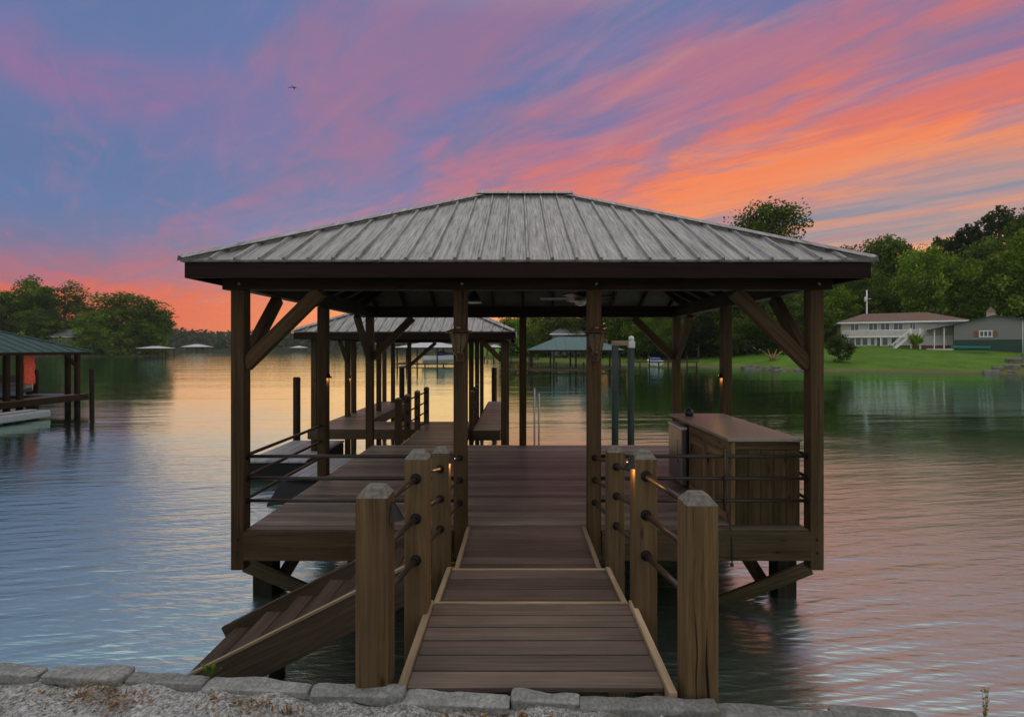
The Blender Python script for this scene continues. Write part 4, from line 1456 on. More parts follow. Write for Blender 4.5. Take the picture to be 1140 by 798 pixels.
# ------------------------------------------------------------------ lanterns on the inner front posts
def lantern(x, y, z, label):
    t = thing('wall_lantern', label, 'lantern', (x, y, z), 'bronze lanterns on the inner posts')
    c = (x, y, z)
    MB().lathe([(.140, .108), (.146, .118), (.105, .134), (.06, .150), (.05, .168), (.02, .178)], c, 8, False, R(22.5)).build('cap', M['bronze'], t)
    gl = MB()
    gl.lathe([(.052, -.085), (.098, .100)], c, 8, False, R(22.5))
    gl.build('glass', M['lantern_glass'], t)
    fb = MB()
    for k in range(8):
        a = R(22.5) + k * math.pi / 4
        p = [(c[0] + r_ * math.cos(a), c[1] + r_ * math.sin(a), c[2] + zz) for r_, zz in ((.054, -.09), (.066, -.03), (.083, .045), (.108, .100), (.132, .122))]
        fb.tube(p, [.006, .005, .005, .006, .006], 5)
    fb.build('frame', M['bronze'], t)
    MB().lathe([(.012, -.175), (.026, -.150), (.020, -.135), (.056, -.105), (.058, -.085)], c, 12).build('base', M['bronze'], t)
    MB().tube([(x, y + .0, z - .13), (x, y + .055, z - .165), (x, y + .098, z - .13)], .011, 8).build('bracket', M['bronze'], t)
    MB().box(x - .045, x + .045, y + .092, y + .108, z - .19, z - .05).build('back_plate', M['bronze'], t, .004)
lantern(XC0, YF - .18, 2.965, 'bronze wall lantern on the left inner post, without any glint')
lantern(XC1, YF - .18, 2.965, 'bronze wall lantern on the right inner post, with a copper glint on its edge')

def post_light(x, y, z, nx, ny, label, lit=True):
    t = thing('post_light', label, 'light', (x, y, z), 'small downlights on the posts')
    nx, ny = float(nx), float(ny)
    mb = MB()
    s = Vector((-ny, nx, 0))
    n_ = Vector((nx, ny, 0))
    c = Vector((x, y, z))
    n = 9
    ring = [c + s * (.048 * math.cos(math.pi * k / (n - 1))) + n_ * (.062 * math.sin(math.pi * k / (n - 1))) + Vector((0, 0, -.035)) for k in range(n)]
    ring2 = [c + s * (.042 * math.cos(math.pi * k / (n - 1))) + n_ * (.055 * math.sin(math.pi * k / (n - 1))) + Vector((0, 0, -.035)) for k in range(n)]
    top = [c + s * (.016 * math.cos(math.pi * k / (n - 1))) + n_ * (.014 * math.sin(math.pi * k / (n - 1))) + Vector((0, 0, .045)) for k in range(n)]
    for k in range(n - 1):
        mb.face([ring[k], ring[k + 1], top[k + 1], top[k]], smooth=True)
        mb.face([ring2[k], ring[k], ring[k + 1], ring2[k + 1]][::-1])
    mb.face(top)
    mb.build('shade', M['black'], t)
    if lit:
        q = c + n_ * .026
        MB().lathe([(.006, -.03), (.016, -.022), (.016, .0), (.006, .008)], q, 10).build('bulb', M['bulb'], t)
        ld = bpy.data.lights.new('post_lamp', 'POINT')
        ld.energy = 1.0
        ld.color = (1.0, .50, .15)
        ld.shadow_soft_size = .02
        lo = bpy.data.objects.new('lamp', ld)
        COL.objects.link(lo)
        lo.parent = t
        lo.location = n_ * .035 + Vector((0, 0, -.055))
post_light(LEFT[0][0] + .079, 2.50, 2.12, 1, 0, 'black downlight, unlit, on the nearest left newel post', False)
post_light(RIGHT[1][0] - .07, 3.21, 2.205, -1, 0, 'lit downlight on the second right newel post of the gangway')
post_light(LEFT[2][0] + .07, 4.30, 1.995, 1, 0, 'lit downlight on the third left newel post of the gangway')
post_light(XL + .07, YM, 2.50, 1, 0, 'lit downlight on the left middle post of the boathouse')
post_light(XR - .07, YM, 2.50, -1, 0, 'lit downlight on the right middle post above the bar')

# ceiling fan and pendant under the roof
fn = thing('ceiling_fan', 'dark ceiling fan with pale blades hanging under the boathouse roof', 'fan', (.95, 7.88, 3.6))
fc = (.95, 7.88, 3.68)
MB().tube([(.95, 7.88, 3.76), (.95, 7.88, zr - .16)], .016, 8).build('rod', M['bronze'], fn)
MB().lathe([(.05, -.04), (.10, -.02), (.11, .05), (.05, .09)], fc, 18).build('motor', M['bronze'], fn)
MB().lathe([(.02, -.12), (.075, -.10), (.10, -.05), (.09, -.035)], fc, 18).build('light_bowl', M['bowl'], fn)
for k in range(5):
    a = R(28 + 72 * k)
    d = Vector((math.cos(a), math.sin(a), 0))
    MB().beam(Vector(fc) + d * .12, Vector(fc) + d * .62, .13, .010, (math.sin(a) * .2, -math.cos(a) * .2, 1)).build('blade', M['black'], fn, .003)
pd = thing('pendant_lamp', 'black bell pendant with a pale rim hanging near the left inner post', 'lamp', (-.66, 7.7, 3.6))
pc = (-.66, 7.7, 3.60)
MB().lathe([(.105, 0), (.098, .04), (.07, .11), (.028, .15), (.022, .19)], pc, 20).build('shade', M['black'], pd)
MB().lathe([(.108, -.012), (.112, -.004), (.108, .004)], pc, 20).build('rim', M['pale'], pd)
MB().tube([(-.66, 7.7, 3.78), (-.66, 7.7, slope_z(-.66, 7.7) - .10)], .008, 6).build('stem', M['black'], pd)

# ------------------------------------------------------------------ walkway and second boathouse behind
wk = thing('walkway', 'short plank walkway joining the two boathouses', 'walkway', (-1.9, 11, DZ))
mb = MB()
y = 10.26
while y < 12.3:
    mb.box(-2.30, -1.22, y, y + .139, DZ - .028, DZ - .002)
    y += .1445
mb.build('decking', M['deck'], wk, .003)
for x in (-2.325, -1.195):
    MB().box(x - .02, x + .02, 10.25, 12.34, DZ - .25, DZ + .004).build('edge_trim', M['trim'] if x < -2 else M['joist'], wk, .003)
for x in (-2.2, -1.3):
    MB().tube([(x, 11.2, -3), (x, 11.2, DZ - .1)], .10, 12).build('piling', M['pile'], wk)

def railing(name, label, pts, zs, ztop, rails, w=.12, z0=.7):
    t = thing(name, label, 'railing', (pts[0][0], pts[0][1], DZ))
    for i, (x, y_) in enumerate(pts):
        p_ = newel(x, y_, ztop, z0, .03, w, 'railing_post', 'post', t)
    for a, b_ in zip(pts[:-1], pts[1:]):
        for z in rails:
            d = (Vector((*b_, 0)) - Vector((*a, 0))).normalized() * w * .5
            pipe(t, Vector((*a, z)) + d, Vector((*b_, z)) - d, .018, 'pipe')
            flange(t, Vector((*a, z)) + d, d, .04, .03)
            flange(t, Vector((*b_, z)) - d, -d, .04, .03)
    return t
railing('railing', 'post and pipe railing along the left edge of the plank walkway', [(-2.40, 10.32), (-2.385, 11.1), (-2.37, 12.1), (-2.36, 13.25)], 0, 1.93, (1.80, 1.55, 1.30))
railing('railing', 'short grey railing at the start of the right finger of the second dock', [(-1.10, 12.25), (-1.13, 13.4), (-1.17, 14.6)], 0, 1.92, (1.80, 1.55, 1.30), .10)

sb = thing('boathouse', 'smaller second boathouse with a grey hip roof over an open boat slip', 'boathouse', (-2.7, 15, 0))
def deckpatch(x0, x1, y0, y1, z=DZ):
    mb = MB()
    y = y0
    while y < y1 - .05:
        mb.box(x0, x1, y, min(y + .139, y1), z - .028, z)
        y += .1445
    mb.build('decking', M['deck'], sb, .003)
    MB().box(x0, x1, y0 - .042, y0 - .004, z - .24, z - .01).build('rim_board', M['joist'], sb, .004)
    for x in (x0 - .021, x1 + .021):
        MB().box(x - .019, x + .019, y0, y1, z - .24, z - .01).build('rim_board', M['joist'], sb, .004)
deckpatch(-4.97, -2.45, 12.25, 13.5)
deckpatch(-2.40, -1.24, 12.40, 13.5)
deckpatch(-4.97, -3.95, 13.55, 18.7)
deckpatch(-1.05, -.42, 12.1, 18.7)
S2P = [(-4.98, 12.6), (-4.83, 14.6), (-4.9, 15.35), (-4.3, 15.9), (-4.83, 18.6), (-4.47, 18.4), (-3.93, 18.6), (-1.33, 14.6), (-1.31, 16.4), (-1.31, 18.5), (-.34, 12.15), (-.34, 15.4)]
for x, y_ in S2P:
    post(sb, x, y_, -.2 if True else 0, 3.13, .13)
for x in (-4.97, -.30):
    MB().box(x - .05, x + .05, 12.2, 19.0, 3.131, 3.27).build('beam', M['beam'], sb, .004)
for yy in (12.3, 18.9):
    MB().box(-5.02, -.25, yy - .05, yy + .05, 3.133, 3.268).build('beam', M['beam'], sb, .004)
brace(sb, -4.98, 12.6, 0, 1, .7, .7, .08, .12, 'post', 3.13)
brace(sb, -.34, 12.15, -1, 0, .5, .5, .08, .12, 'post', 3.13)
brace(sb, -4.83, 14.6, 0, -1, .6, .6, .08, .12, 'post', 3.13)
brace(sb, -3.93, 18.6, 1, 0, .9, .8, .08, .12, 'post', 3.13)
hip_roof(sb, -5.25, -.06, 11.95, 19.35, 3.31, .46, M['roof'], M['roof_under'], M['fascia'], fas=.15, rib=.24)
post_light(-4.83 + .065, 14.6, 2.1, 1, 0, 'tiny lit downlight on a post of the second boathouse')

# mooring piles and lift
def pile(x, y, ztop, r, label, mat='pile', z0=-3):
    o = MB().tube([(x, y, z0), (x, y, ztop - .03), (x, y, ztop)], [r, r, r * .82], 14).build('mooring_pile', M[mat])
    tag(o, label, 'pile', 'mooring piles')
pile(-6.08, 14.15, 2.13, .095, 'dark mooring pile at the far corner of the grey floating dock')
pile(-4.38, 19.4, 2.2, .10, 'dark mooring pile at the far left end of the second boathouse')
pile(-.90, 19.3, 2.2, .10, 'dark mooring pile at the far right end of the second boathouse')
M['pile_teal'] = wood('weathered_teal_pile', (.014, .024, .021), (.035, .050, .043), grain=14, knots=False)
lf = thing('boat_lift', 'pair of dark lift piles joined by a pale crossbeam behind the boathouse', 'boat lift', (2.6, 13, 0))
for x, zt in ((2.44, 2.98), (2.84, 2.92)):
    MB().tube([(x, 13, -3), (x, 13, zt)], .085, 14).build('piling', M['pile_teal'], lf)
MB().box(2.36, 2.80, 12.94, 13.06, 2.982, 3.11).build('crossbeam', M['trim'], lf, .005)
mt = MB().box(2.77, 2.93, 12.92, 13.08, 2.922, 3.10).build('motor_box', M['pale'], lf, .02)
MB().lathe([(.055, .10), (.075, .16), (.06, .22), (.02, .24)], (2.85, 13, 2.99), 12).build('motor_cap', M['pale'], mt)
for (px, pt, Y, lab) in ((595, 432, 13.0, 'thin pale pole standing in the water behind the deck, centre left'), (600, 438, 13.4, 'thin pale pole close beside its twin behind the deck'),
                         (668, 436, 13.0, 'thin pale pole in the water just right of the right inner post')):
    x = WX(px, Y)
    o = MB().tube([(x, Y, -2), (x, Y, WZ(pt, Y))], .022, 8).build('marker_pole', M['steel'])
    tag(o, lab, 'pole', 'thin poles behind the deck')

# ------------------------------------------------------------------ grey floating dock left of the deck
fd = thing('floating_dock', 'grey planked floating dock with a dark scoop, left of the boathouse deck', 'floating dock', (-4.5, 11.5, 0))
def fpatch(x0, x1, y0, y1, z):
    mb = MB()
    x = x0
    while x < x1 - .03:
        mb.box(x, min(x + .245, x1), y0, y1, z - .05, z)
        x += .25
    mb.build('decking', M['deck_grey'], fd, .008)
    MB().box(x0 + .01, x1 - .01, y0 + .01, y1 - .01, z - .40, z - .052).build('float', M['rubber'], fd, .03)
fpatch(-6.10, -4.72, 11.45, 14.0, .42)
fpatch(-4.60, -3.12, 10.15, 12.15, .40)
for x in (-5.9, -3.0):
    pass
sc = MB()
rows = []
for i in range(9):
    t = i / 8
    rows.append([(-4.66 + 1.42 * (k / 10), 9.55 + .75 * t - .20 * math.sin(math.pi * k / 10), .02 + .36 * t - .22 * math.sin(math.pi * k / 10) * (1 - t * .5)) for k in range(11)])
vs = [p for r_ in rows for p in r_]
sc.mesh(vs, [(i * 11 + k, i * 11 + k + 1, (i + 1) * 11 + k + 1, (i + 1) * 11 + k) for i in range(8) for k in range(10)], smooth=True)
o = sc.build('scoop', M['rubber'], fd)
sm = o.modifiers.new('thickness', 'SOLIDIFY')
sm.thickness = .06
MB().box(-5.12, -4.98, 11.8, 11.88, .421, .47).build('cleat', M['black'], fd, .01)
MB().tube([(-4.66, 11.5, .40), (-4.66, 12.1, .40)], .05, 10).build('bumper', M['rubber'], fd)

# ------------------------------------------------------------------ neighbour's green-roofed dock on the left
nb = thing('boathouse', 'neighbouring boathouse with a dark green standing-seam roof at the left edge', 'boathouse', (-23, 20, 0))
NX, NY = -20.35, 24.6
hip_roof(nb, NX - 6.2, NX, 14.6, NY, 2.76, .41, M['roof_green'], M['roof_under'], M['fascia'], rib=.50, ribh=.035, ribw=.05, fas=.10, ridge_over=.0)
for x, y_ in ((NX - .35, NY - .4), (NX - .75, NY - .45), (NX - .35, NY - 3.2), (NX - .35, NY - 3.75), (NX - 2.6, NY - .4), (NX - 3.6, NY - 1.2), (NX - .35, 17.5), (NX - 5.8, NY - .4), (NX - 5.8, 19)):
    post(nb, x, y_, -1.5, 2.7, .17, 'beam')
mb = MB()
y = 15
while y < NY - .15:
    mb.box(NX - 1.05, NX - .1, y, y + .14, .74, .78)
    y += .146
mb.build('decking', M['deck'], nb)
MB().box(NX - .1, NX - .055, 15, NY - .15, .50, .77).build('rim_board', M['beam'], nb)
MB().box(NX - 6, NX - .1, NY - 1.0, NY - .15, .735, .775).build('decking', M['deck'], nb)
MB().box(NX - 6, NX - .06, NY - .145, NY - .10, .50, .77).build('rim_board', M['beam'], nb)
brace(nb, NX - .35, NY - .4, 0, -1, .6, .6, .09, .13, 'beam', 2.68)
for y_ in (NY - .4, NY - 3.2):
    MB().tube([(NX - .35, y_, -3), (NX - .35, y_, .5)], .11, 12).build('piling', M['pile'], nb)
pile(-20.55, 24.85, 1.95, .10, 'dark mooring pile at the corner of the green-roofed boathouse')
pile(-23.3, 24.9, 1.9, .12, 'short brown pile beside the red towel at the green-roofed boathouse')
# red towel hanging under the green roof
tb = MB()
rows = [[(NX - .42 + .02 * math.sin(k * 2.1 + i), NY - 2.95 + .05 * k + .012 * math.sin(i * 1.3), 2.66 - .085 * i + .03 * math.sin(k)) for k in range(11)] for i in range(16)]
vs = [p for r_ in rows for p in r_]
tb.mesh(vs, [(i * 11 + k, i * 11 + k + 1, (i + 1) * 11 + k + 1, (i + 1) * 11 + k) for i in range(15) for k in range(10)], smooth=True)
M['red'] = plain('red_cloth', (.60, .085, .04), .85, 0, .35, 14)
tw = tb.build('towel', M['red'])
tw.modifiers.new('thickness', 'SOLIDIFY').thickness = .012
tag(tw, 'bright red towel hanging under the green boathouse roof', 'towel')
# covered boat on its lift
def hull(parent, x, y0, y1, z, w, h, mat, name='hull', rot=0.0):
    mb = MB()
    n = 14
    secs = []
    for i in range(n + 1):
        t = i / n
        yy = y0 + (y1 - y0) * t
        k = (1 - max(0, (t - .45) / .55) ** 2.2) ** .6 if t < .999 else .02
        sheer = z + h + .22 * h * t * t
        keel = z + .30 * h * max(0, (t - .6) / .4) ** 2
        secs.append([(x - w / 2 * k, yy, sheer), (x - w / 2 * k * .93, yy, keel + h * .45), (x, yy, keel), (x + w / 2 * k * .93, yy, keel + h * .45), (x + w / 2 * k, yy, sheer)])
    ym = (y0 + y1) / 2
    ca, sa = math.cos(rot), math.sin(rot)
    vs_ = [(x + (p[0] - x) * ca - (p[1] - ym) * sa, ym + (p[0] - x) * sa + (p[1] - ym) * ca, p[2]) for s_ in secs for p in s_]
    fs_ = [(i * 5 + k, i * 5 + k + 1, (i + 1) * 5 + k + 1, (i + 1) * 5 + k) for i in range(n) for k in range(4)]
    fs_.append((0, 1, 2, 3, 4))
    fs_ += [(i * 5, (i + 1) * 5, (i + 1) * 5 + 4, i * 5 + 4) for i in range(n)]
    mb.mesh(vs_, fs_, smooth=False)
    return mb.build(name, mat, parent, .01), secs
cvb = thing('boat', 'boat under a grey-green tarpaulin on the lift beneath the green roof', 'boat', (-22.6, 21, .9))
hull(cvb, -22.6, 17.2, 24.0, .75, 2.0, .62, plain('blue_hull', (.10, .16, .22), .35))
cv_ = MB()
secs = []
for i in range(15):
    t = i / 14
    yy = 17.1 + 7.0 * t
    k = (1 - max(0, (t - .45) / .55) ** 2.2) ** .6 if t < .99 else .04
    top = 1.55 + .42 * (1 - abs(t - .35) * 1.25) * (1 if t < .98 else .4)
    secs.append([(-22.6 - 1.04 * k, yy, 1.22 + .13 * t), (-22.6 - .62 * k, yy, top - .14 + .02 * math.sin(i * 3)), (-22.6, yy, top), (-22.6 + .62 * k, yy, top - .14 + .02 * math.sin(i * 2.2)), (-22.6 + 1.04 * k, yy, 1.22 + .13 * t)])
vs = [p for s_ in secs for p in s_]
cv_.mesh(vs, [(i * 5 + k, (i + 1) * 5 + k, (i + 1) * 5 + k + 1, i * 5 + k + 1) for i in range(14) for k in range(4)] + [(0, 1, 2, 3, 4)], smooth=True)
cv_.build('tarpaulin', plain('grey_tarp', (.10, .125, .115), .8, 0, .2, 2), cvb)
fl = thing('floating_dock', 'low pale blue-grey float moored in front of the green-roofed boathouse', 'floating dock', (-20.2, 22, 0))
MB().box(-20.25, -19.55, 17.6, 21.6, .06, .36).build('float', plain('float_plastic', (.24, .27, .30), .5), fl, .08, 3)
MB().box(-20.15, -19.75, 18.0, 21.2, .365, .42).build('deck_pad', plain('float_pad', (.30, .32, .33), .7), fl, .02)

# ------------------------------------------------------------------ far docks, boats and houses
def far_dock(name, label, x0, x1, y0, y1, ze, pitch, roofmat, deckz=.55, cat='boathouse', nx=4, fas=.2, rib=1.2, ow=.5):
    t = thing(name, label, cat, ((x0 + x1) / 2, y0, 0))
    hip_roof(t, x0, x1, y0, y1, ze, pitch, roofmat, M['roof_under'], M['fascia'], rib=rib, ribh=.03, ribw=.07, fas=fas, cap=False)
    for i in range(nx):
        x = x0 + ow + (x1 - x0 - 2 * ow) * i / (nx - 1)
        for yy in (y0 + ow, y1 - ow):
            post(t, x, yy, -1, ze - .05, .20, 'beam')
    MB().box(x0, x1, y0 + .2, y0 + 1.4, deckz - .22, deckz).build('decking', M['joist'], t)
    MB().box(x0, x0 + 1.2, y0 + 1.42, y1, deckz - .22, deckz).build('decking', M['joist'], t)
    MB().box(x1 - 1.2, x1, y0 + 1.42, y1, deckz - .22, deckz).build('decking', M['joist'], t)
    return t
far_dock('boathouse', 'teal-roofed boathouse across the water, seen between the inner posts', 1.2, 13.2, 64, 72, 2.75, .42, M['roof_teal'], .5, nx=5)
far_dock('boathouse', 'pale-roofed boathouse sheltering a blue and white boat', WX(438, 84), WX(512, 84), 84, 92, 3.1, .22, M['roof_pale'], .5, nx=4)
far_dock('boathouse', 'tiny white-roofed dock beside the tip of the wooded point', WX(150, 176), WX(181, 176), 176, 183, 3.0, .22, M['roof_pale'], .6, nx=4, fas=.4)
far_dock('boathouse', 'faint grey dock below the far hills, left of the boathouse', WX(200, 390), WX(226, 390), 390, 404, 4.2, .3, M['roof_pale'], 1.0, nx=5, fas=.5)
far_dock('boathouse', 'distant low dock on the far shore beyond the left corner post', WX(322, 420), WX(338, 420), 420, 430, 3.6, .3, M['roof_pale'], 1.0, nx=4, fas=.5)
far_dock('boathouse', 'small grey dock at the far bank beyond the second boathouse', WX(540, 150), WX(560, 150), 150, 156, 3.3, .3, M['roof_pale'], .6, nx=3, fas=.3)
# boat with blue canvas
bt = thing('boat', 'white boat with blue canvas under the pale dock roof', 'boat', (-11.5, 86, .6))
hx_ = WX(490, 86)
hb, _ = hull(bt, hx_, 84.4, 90.8, .45, 2.3, 1.25, M['white'], rot=R(-70))
cvm = MB()
cvm.lathe([(.95, 0), (.85, .45), (.45, .7), (.05, .78)], (hx_, 87.6, 1.75), 12)
cvm.build('canvas', plain('blue_canvas', (.02, .06, .22), .7), bt)
MB().box(hx_ + .9, hx_ + 2.0, 87.2, 88.0, 1.80, 2.25).build('windscreen', M['window'], bt, .05)
b2 = thing('boat', 'small blue and white boat tied at the long grey pier', 'boat', (WX(728, 82), 82, .1))
h2, _ = hull(b2, WX(728, 82), 79.6, 84.4, .12, 1.8, .9, M['white'])
MB().box(WX(728, 82) - .7, WX(728, 82) + .7, 80.4, 82.6, 1.06, 1.5).build('canvas', plain('blue_cover', (.03, .09, .22), .7), b2, .2, 3)
def pier(label, x0, x1, y, z, depth=1.6, nposts=8):
    t = thing('pier', label, 'pier', ((x0 + x1) / 2, y, 0))
    MB().box(x0, x1, y, y + depth, z - .2, z).build('decking', M['joist'], t)
    for i in range(nposts):
        x = x0 + .3 + (x1 - x0 - .6) * i / (nposts - 1)
        MB().tube([(x, y + .15, -2), (x, y + .15, z + (0 if i % 2 else .9))], .11, 8).build('piling', M['pile'], t)
pier('long low grey pier along the far bank between right inner post and back post', WX(700, 79), WX(778, 79), 79, .95)
pier('dark low pier on the far bank beyond the right finger dock', WX(528, 118), WX(600, 118), 118, .95)
pier('dark floating pier in front of the teal-roofed boathouse', WX(556, 61), WX(668, 61), 61, .40, 1.5)

def win(parent, x, y, z, w, h, n=2, fw=.09):
    f = MB()
    f.box(x - w / 2 - fw, x + w / 2 + fw, y - .06, y - .005, z + h / 2, z + h / 2 + fw)
    f.box(x - w / 2 - fw, x + w / 2 + fw, y - .06, y - .005, z - h / 2 - fw, z - h / 2)
    for k in range(n + 1):
        xx = x - w / 2 + w * k / n
        f.box(xx - fw / 2, xx + fw / 2, y - .058, y - .006, z - h / 2, z + h / 2)
    fo = f.build('window', M['white'], parent)
    MB().box(x - w / 2, x + w / 2, y - .03, y - .004, z - h / 2, z + h / 2).build('pane', M['window'], fo)
    return fo

HY_ = 86.0
hs = thing('house', 'white two-storey lake house with brown roof and long balcony', 'house', (WX(1006, HY_), HY_, 2.9))
hx0, hx1, hz0, hz1 = WX(940, HY_), WX(1076, HY_), 2.7, WZ(358, HY_)
hzm = WZ(374, HY_)
M['siding'] = plain('pale_siding', (.50, .47, .41), .7, 0, .08)
M['cream'] = plain('cream_wall', (.74, .73, .69), .7, 0, .08)
M['brick'] = plain('brick', (.22, .10, .06), .85, 0, .3, 6)
M['shingle'] = plain('brown_shingle', (.150, .085, .062), .85, 0, .22, 3)
MB().box(hx0, hx1, HY_, HY_ + 9, hzm, hz1).build('upper_wall', M['siding'], hs)
MB().box(hx0 + .06, hx1, HY_ + .06, HY_ + 9, hz0 + .75, hzm - .001).build('lower_wall', M['cream'], hs)
MB().box(hx0 + .04, hx1, HY_ + .04, HY_ + 9, hz0 - 1.2, hz0 + .749).build('brick_base', M['brick'], hs)
hip_roof(hs, hx0 - .7, hx1 + 1.0, HY_ - .9, HY_ + 10, hz1 + .05, .30, M['shingle'], M['roof_under'], M['white'], rib=400, cap=False, fas=.25)
hs.rotation_euler = (0, 0, R(-28))
hs.scale = (.8, 1, 1)
hs.location.x -= 1.2
for px, w in ((957, 1.5), (979, 1.5), (993, 1.5), (1008, 1.6), (1024, .9)):
    win(hs, WX(px, HY_), HY_, WZ(363.5, HY_), w, 1.15, 2)
for px, w in ((954, 1.0), (961.5, 1.0), (969.5, 1.0), (978.5, .75), (993, 1.0), (1003, .9)):
    win(hs, WX(px, HY_), HY_ + .06, WZ(380, HY_), w, 1.25, 1, .12)
dd_ = MB().box(WX(983.5, HY_), WX(988, HY_), HY_ - .03, HY_ + .035, hz0 + .1, hz0 + 2.1).build('door', M['window'], hs)
MB().box(WX(981.7, HY_), WX(989.8, HY_), HY_ - .02, HY_ + .034, hz0 + .05, hz0 + 2.3).build('door_frame', M['white'], dd_)
bz = hzm
bal = MB().box(hx0 + .2, WX(1034, HY_), HY_ - .9, HY_ - .005, bz - .22, bz).build('balcony', M['white'], hs)
rb = MB()
bx1 = WX(1034, HY_)
x = hx0 + .25
while x < bx1:
    rb.box(x, x + .07, HY_ - .88, HY_ - .82, bz, bz + .95)
    x += .20
rb.box(hx0 + .2, bx1, HY_ - .9, HY_ - .80, bz + .951, bz + 1.03)
rb.build('railing', M['white'], bal)
for k in range(3):
    x = hx0 + .35 + (bx1 - hx0 - .7) * k / 2
    MB().box(x - .08, x + .08, HY_ - .86, HY_ - .72, hz0 - .3, bz - .221).build('balcony_post', M['white'], hs)
stt = MB()
sx0, sx1 = WX(1008, HY_ - 2), WX(1029, HY_ - 2)
for dy in (0, 1.1):
    stt.beam((sx0, HY_ - 2.9 + dy, hz0 - .1), (sx1, HY_ - 2.9 + dy, bz), .08, .3)
    stt.beam((sx0, HY_ - 2.9 + dy, hz0 + .8), (sx1, HY_ - 2.9 + dy, bz + .95), .07, .09)
for k in range(10):
    t = (k + .5) / 10
    x, z = sx0 + (sx1 - sx0) * t, hz0 - .1 + (bz - hz0 + .1) * t
    stt.box(x - .16, x + .16, HY_ - 2.9, HY_ - 1.8, z, z + .05)
    stt.beam((x, HY_ - 2.9, z), (x, HY_ - 2.9, z + .95), .05, .05)
stt.build('outside_stairs', M['white'], hs)
for px in (1030, 1040):
    MB().box(WX(px, HY_ - 2) - .1, WX(px, HY_ - 2) + .1, HY_ - 2.1, HY_ - 1.9, hz0 - .3, bz + 1.2).build('porch_post', M['white'], hs)
sprout('garden_shrub', 'bright green shrub by the white outside stairs of the house', WX(1019, 82), 82, 3.2, 60, 2.3, M['leaf_light'], 12, 'shrub', .22)

BY = 77.0
bn = thing('barn', 'grey metal barn with a green skirt, open side porch and roof cupola', 'barn', (WX(1106, BY), BY, 3))
bn.rotation_euler = (0, 0, R(-38))
bn.scale = (.8, 1, 1)
bx0, bx1_, bxa = WX(1064, BY), WX(1136, BY), WX(1106, BY)
bz0, bzr, bze = 3.0, WZ(351, BY), WZ(364, BY)
M['barn'] = plain('grey_metal_wall', (.22, .225, .205), .6, .1, .08)
M['barn_green'] = plain('green_skirt', (.018, .060, .048), .6)
def ribbed(name, pts_fn, x0, x1, y, mat, parent, step=.38):
    mb = MB()
    x = x0
    while x < x1 - .01:
        xe = min(x + step, x1)
        za, zb = pts_fn(x), pts_fn(xe)
        for (xa, xb_, yy) in ((x, x + (xe - x) * .82, y), (x + (xe - x) * .82, xe, y - .04)):
            z0a, z0b = za[0], za[0]
            ta = za[1] + (zb[1] - za[1]) * (xa - x) / (xe - x)
            tb_ = za[1] + (zb[1] - za[1]) * (xb_ - x) / (xe - x)
            mb.mesh([(xa, yy, za[0]), (xb_, yy, za[0]), (xb_, yy, tb_), (xa, yy, ta), (xa, y + .2, za[0]), (xb_, y + .2, za[0]), (xb_, y + .2, tb_), (xa, y + .2, ta)],
                    [(0, 1, 2, 3), (1, 5, 6, 2), (4, 0, 3, 7), (3, 2, 6, 7)])
        x = xe
    return mb.build(name, mat, parent)
sl_l = (bzr - WZ(366.5, BY)) / (bxa - WX(1033, BY))
def gable(x):
    return bzr - .10 - (sl_l * (bxa - x) if x < bxa else sl_l * .72 * (x - bxa))
ribbed('front_wall', lambda x: (bz0 + 1.25, gable(x)), bx0, bx1_, BY, M['barn'], bn)
ribbed('green_skirt', lambda x: (bz0 - 1.0, bz0 + 1.249), bx0, bx1_, BY - .01, M['barn_green'], bn)
MB().box(bx0 + .01, bx0 + .2, BY + .21, BY + 12, bz0 - 1, gable(bx0) - .05).build('side_wall', M['barn'], bn)
MB().box(bx1_ - .2, bx1_ - .01, BY + .21, BY + 12, bz0 - 1, gable(bx1_) - .05).build('side_wall', M['barn'], bn)
rfm = MB()
lx, rx = WX(1033, BY), WX(1150, BY)
for (xa, xb_) in ((lx, bxa), (rx, bxa)):
    za, zb = gable(xa) + .12, gable(bxa) + .12
    pts = [Vector((xa, BY - .5, za)), Vector((xb_, BY - .5, zb)), Vector((xb_, BY + 12.5, zb)), Vector((xa, BY + 12.5, za))]
    lo = [p - Vector((0, 0, .16)) for p in pts]
    vs_ = pts + lo
    rfm.mesh(vs_, [(0, 1, 2, 3), (7, 6, 5, 4), (0, 4, 5, 1), (2, 6, 7, 3), (3, 7, 4, 0), (1, 5, 6, 2)])
bro = rfm.build('roof', plain('dark_green_roof', (.030, .055, .050), .6, .2), bn)
cu = MB()
cux, cuz = WX(1106, BY), bzr
cu.box(cux - .62, cux + .62, BY + 3.4, BY + 4.6, cuz - .3, cuz + .75)
cup = cu.build('cupola', plain('tan_cupola', (.42, .36, .28), .7), bro)
MB().lathe([(1.05, 0), (.55, .35), (.08, .75), (.02, 1.0)], (cux, BY + 4, cuz + .752), 4, False, R(45)).build('cupola_roof', M['shingle'], cup)
win(bn, WX(1098, BY), BY - .05, WZ(371.5, BY), 1.7, .75, 3, .12)
for px in (1087.5, 1108):
    MB().box(WX(px, BY) - .28, WX(px, BY) + .28, BY - .11, BY - .055, WZ(371.5, BY) - .45, WZ(371.5, BY) + .45).build('shutter', M['brick'], bn)
for px in (1042, 1053):
    MB().box(WX(px, BY) - .09, WX(px, BY) + .09, BY - .1, BY + .08, bz0 - .6, gable(WX(px, BY)) - .06).build('porch_post', M['cream'], bn)
MB().tube([(bx1_ - .1, BY - .12, bz0 - .8), (bx1_ - .1, BY - .12, gable(bx1_))], .07, 8).build('downspout', M['white'], bn)
MB().box(bx0 - 4.2, bx0 - .01, BY + .3, BY + 11.5, bz0 - .6, bz0 - .1).build('porch_slab', M['cream'], bn)
